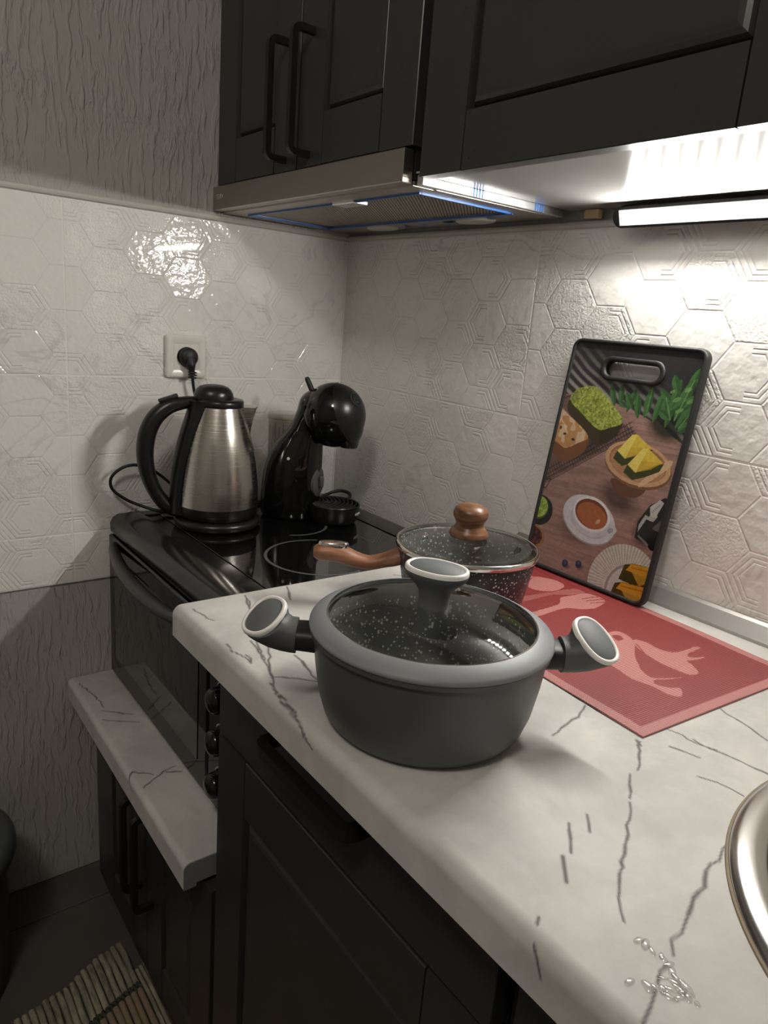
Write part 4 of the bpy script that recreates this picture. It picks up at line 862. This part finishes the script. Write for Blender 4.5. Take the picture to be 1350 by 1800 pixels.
# ------------------------------------------------------------------ placemat (local mm: a leftwards along the front edge, b towards the wall)
MW, MH = 430.0, 290.0
cv = Canvas(MW, MH, 431, 291); cv.c[:] = 0
brd = (cv.x < 13) | (cv.x > MW-13) | (cv.y < 14) | (cv.y > MH-14); cv.put(brd, (1, 0, 0))
def pm(P, a=1.0, smooth=True): cv.poly(P, (0, 1, 0), smooth, a)
pm([(372, 225), (362, 240), (345, 248), (325, 242), (316, 215), (322, 195), (335, 186), (348, 190)]); pm([(372, 225), (430, 232), (430, 218), (366, 205)], 1, False)
pm([(310, 250), (288, 245), (298, 215), (306, 195), (304, 137), (318, 135), (315, 200)], .45)
pm([(268, 110), (276, 176), (293, 200), (292, 226), (290, 250), (270, 258), (255, 250), (245, 218), (250, 195), (262, 173), (256, 112)])
for k in range(3): cv.poly([(250+k*11, 262), (253+k*11, 262), (262+k*8, 226), (260+k*8, 226)], (0, 0, 0), False)
pm([(179, 165), (177, 182), (160, 182), (142, 170), (128, 152), (116, 138), (104, 128), (92, 118), (75, 114), (66, 130), (59, 149), (64, 128), (70, 112), (62, 104), (50, 112), (44, 122), (32, 106), (42, 97), (62, 96), (82, 90), (102, 93), (125, 98), (150, 112), (166, 128), (174, 146)])
cv.poly([(171, 163), (167, 173), (157, 167), (158, 157)], (0, 0, 0))
pm([(151, 179), (141, 188), (118, 188), (106, 196), (103, 214), (104, 238), (98, 240), (96, 214), (90, 204), (84, 212), (82, 222), (79, 219), (82, 200), (84, 192), (74, 188), (58, 176), (60, 162), (77, 158), (96, 156), (124, 161), (140, 168)])
cv.line([(141, 172), (120, 160)], 1.2, (0, 0, 0))
ex, ey = Vector((-.998, .065, 0)), Vector((.065, .998, 0))
Mm = Matrix(((ex.x, ey.x, 0, 1.081), (ex.y, ey.y, 0, -.357), (0, 0, -1, .8303), (0, 0, 0, 1)))
xx = cv.x.ravel()/1000; yy = cv.y.ravel()/1000
zz = -.0012-.0006*(np.sin(xx*40+yy*9)*.5+.5)*np.clip((xx < .20)*1.0, 0, 1)
V, F = grid_mesh(431, 291, np.stack([xx, yy, zz], 1))
nb = len(V); per = np.concatenate([np.arange(431), np.arange(1, 291)*431+430, (290*431+np.arange(430))[::-1], (np.arange(1, 290)*431)[::-1]])
V2 = V[per].copy(); V2[:, 2] = -.0001; F2 = np.array([[per[i], nb+i, nb+(i+1) % len(per), per[(i+1) % len(per)]] for i in range(len(per))])
V = np.concatenate([V, V2]); F = np.concatenate([F, F2])
me = np_mesh('placemat', V, F); colr = np.concatenate([cv.c.reshape(-1, 3), np.repeat([[1., 0, 0]], len(per), 0)]); ca = me.color_attributes.new('print', 'FLOAT_COLOR', 'POINT')
ca.data.foreach_set('color', np.concatenate([colr, np.ones((len(V), 1))], 1).astype(np.float32).ravel())
MM = mat('woven_vinyl', (.5, .05, .05), .55); N = NT(MM); o_ = N.obj(); s3 = N.n('ShaderNodeSeparateXYZ'); N.put(s3.inputs[0], o_)
at = N.n('ShaderNodeAttribute', attribute_name='print'); sc_ = N.n('ShaderNodeSeparateColor'); N.put(sc_.inputs[0], at.outputs['Color'])
wx = N.m('SINE', N.m('MULTIPLY', s3.outputs[0], 2*math.pi/.0026)); wx2 = N.m('SINE', N.m('MULTIPLY', s3.outputs[0], 2*math.pi/.0020)); wy = N.m('SINE', N.m('MULTIPLY', s3.outputs[1], 2*math.pi/.0020))
wv_ = N.m('MULTIPLY', wx2, wy)
field = N.mix(N.mapr(wx, .25, 1.), (.17, .008, .010), (.34, .06, .055)); fig = N.mix(N.mapr(wx, -.6, .8), (.30, .06, .058), (.56, .28, .255)); bo = N.mix(N.mapr(wv_, -.4, .4), (.26, .045, .045), (.54, .27, .25))
c_ = N.mix(sc_.outputs[1], field, fig); c_ = N.mix(sc_.outputs[0], c_, bo); N.col(c_); N.bump(N.m('ADD', wx, wy), .4, .0003)
mo = link('placemat', me, MM); mo.matrix_world = Mm; tag(mo, 'red woven placemat with pink border and cup and cutlery figures', 'placemat')
# ------------------------------------------------------------------ pedal bin
BN = empty('waste_bin', (.170, -.900, FZ)); tag(BN, 'round dark grey waste bin with domed lid at the left edge', 'bin')
obj('bin_body', lathe([(0, .0005), (.120, .0005), (.126, .010), (.130, .10), (.137, .268), (.130, .268), (0, .262)], 72), BINM, BN, True, 50)
obj('lid', lathe([(.1385, .262), (.1475, .266), (.1510, .276), (.1500, .288), (.1430, .297), (.1320, .300), (.1270, .297), (.1240, .2985), (.08, .306), (.03, .310), (0, .3105)], 96), BINM, BN, True, 60)
# ------------------------------------------------------------------ ribbed rag rug
RM = mat('woven_rag_rug', (.36, .33, .24), .95); N = NT(RM)
g = N.noise(N.scale(N.obj(), (18, 90, 20)), 1.2, 3, .6); N.col(N.mix(N.mapr(g, .35, .65), (.42, .38, .27), (.17, .17, .12))); N.bump(N.noise(N.obj(), 350, 3, .7), .8, .002)
RM2 = mat('rug_green_stitch', (.045, .055, .035), .95); RM3 = mat('rug_brown_rag', (.25, .18, .12), .95)
RG = empty('rag_rug', (.252, -.594, FZ)); tag(RG, 'beige and green ribbed rag rug folded on the floor before the low cabinet', 'rug')
random.seed(8); bm = bmesh.new(); bm3 = bmesh.new()
for k in range(40):
    y = -.004-k*.0118; e_ = .35*(-y); j = e_+random.uniform(-.003, .003); zc = .016+.004*math.sin(k*.5)
    pts = [(j, y, zc-.006), (.03+e_, y+random.uniform(-.001, .001), zc), (.07+e_, y+random.uniform(-.0015, .0015), zc+.001), (.105+e_, y, zc)]; tube(pts, .0056, 8, bm, 3, flat=.9)
    pts = [(.118+e_, y, zc), (.17+e_, y+random.uniform(-.0015, .0015), zc), (.30+e_, y, .012), (.55+e_, y, .011)]; tube(pts, .0056, 8, bm3, 3, flat=.9)
obj('rib_rows', bm, RM, RG, True, 60)['kind'] = 'stuff'; obj('brown_rib_rows', bm3, RM3, RG, True, 60)['kind'] = 'stuff'
bm = bmesh.new()
for k in range(64):
    y = -.002-k*.0075; e_ = -.35*y; tube([(.103+e_, y, .016), (.110+e_, y-.003, .022), (.119+e_, y+.002, .016)], .0026, 6, bm, 2)
obj('stitch_row', bm, RM2, RG)['kind'] = 'stuff'
obj('backing', loft([[(.004-.35*y, y, z), (.60-.35*y, y, z), (.60-.35*y, y, z+.008), (.004-.35*y, y, z+.008)] for y, z in ((-.002, .003), (-.47, .003))]), RM2, RG)
bm = bmesh.new()
for k in range(5): tube([(.055+k*.004, .034-k*.0085, .005), (.15, .036-k*.0085, .006), (.35, .034-k*.0085, .005)], .0038, 8, bm, 3, flat=.8)
obj('under_layer', bm, RM, RG, True, 60)['kind'] = 'stuff'
bpy.context.view_layer.update()
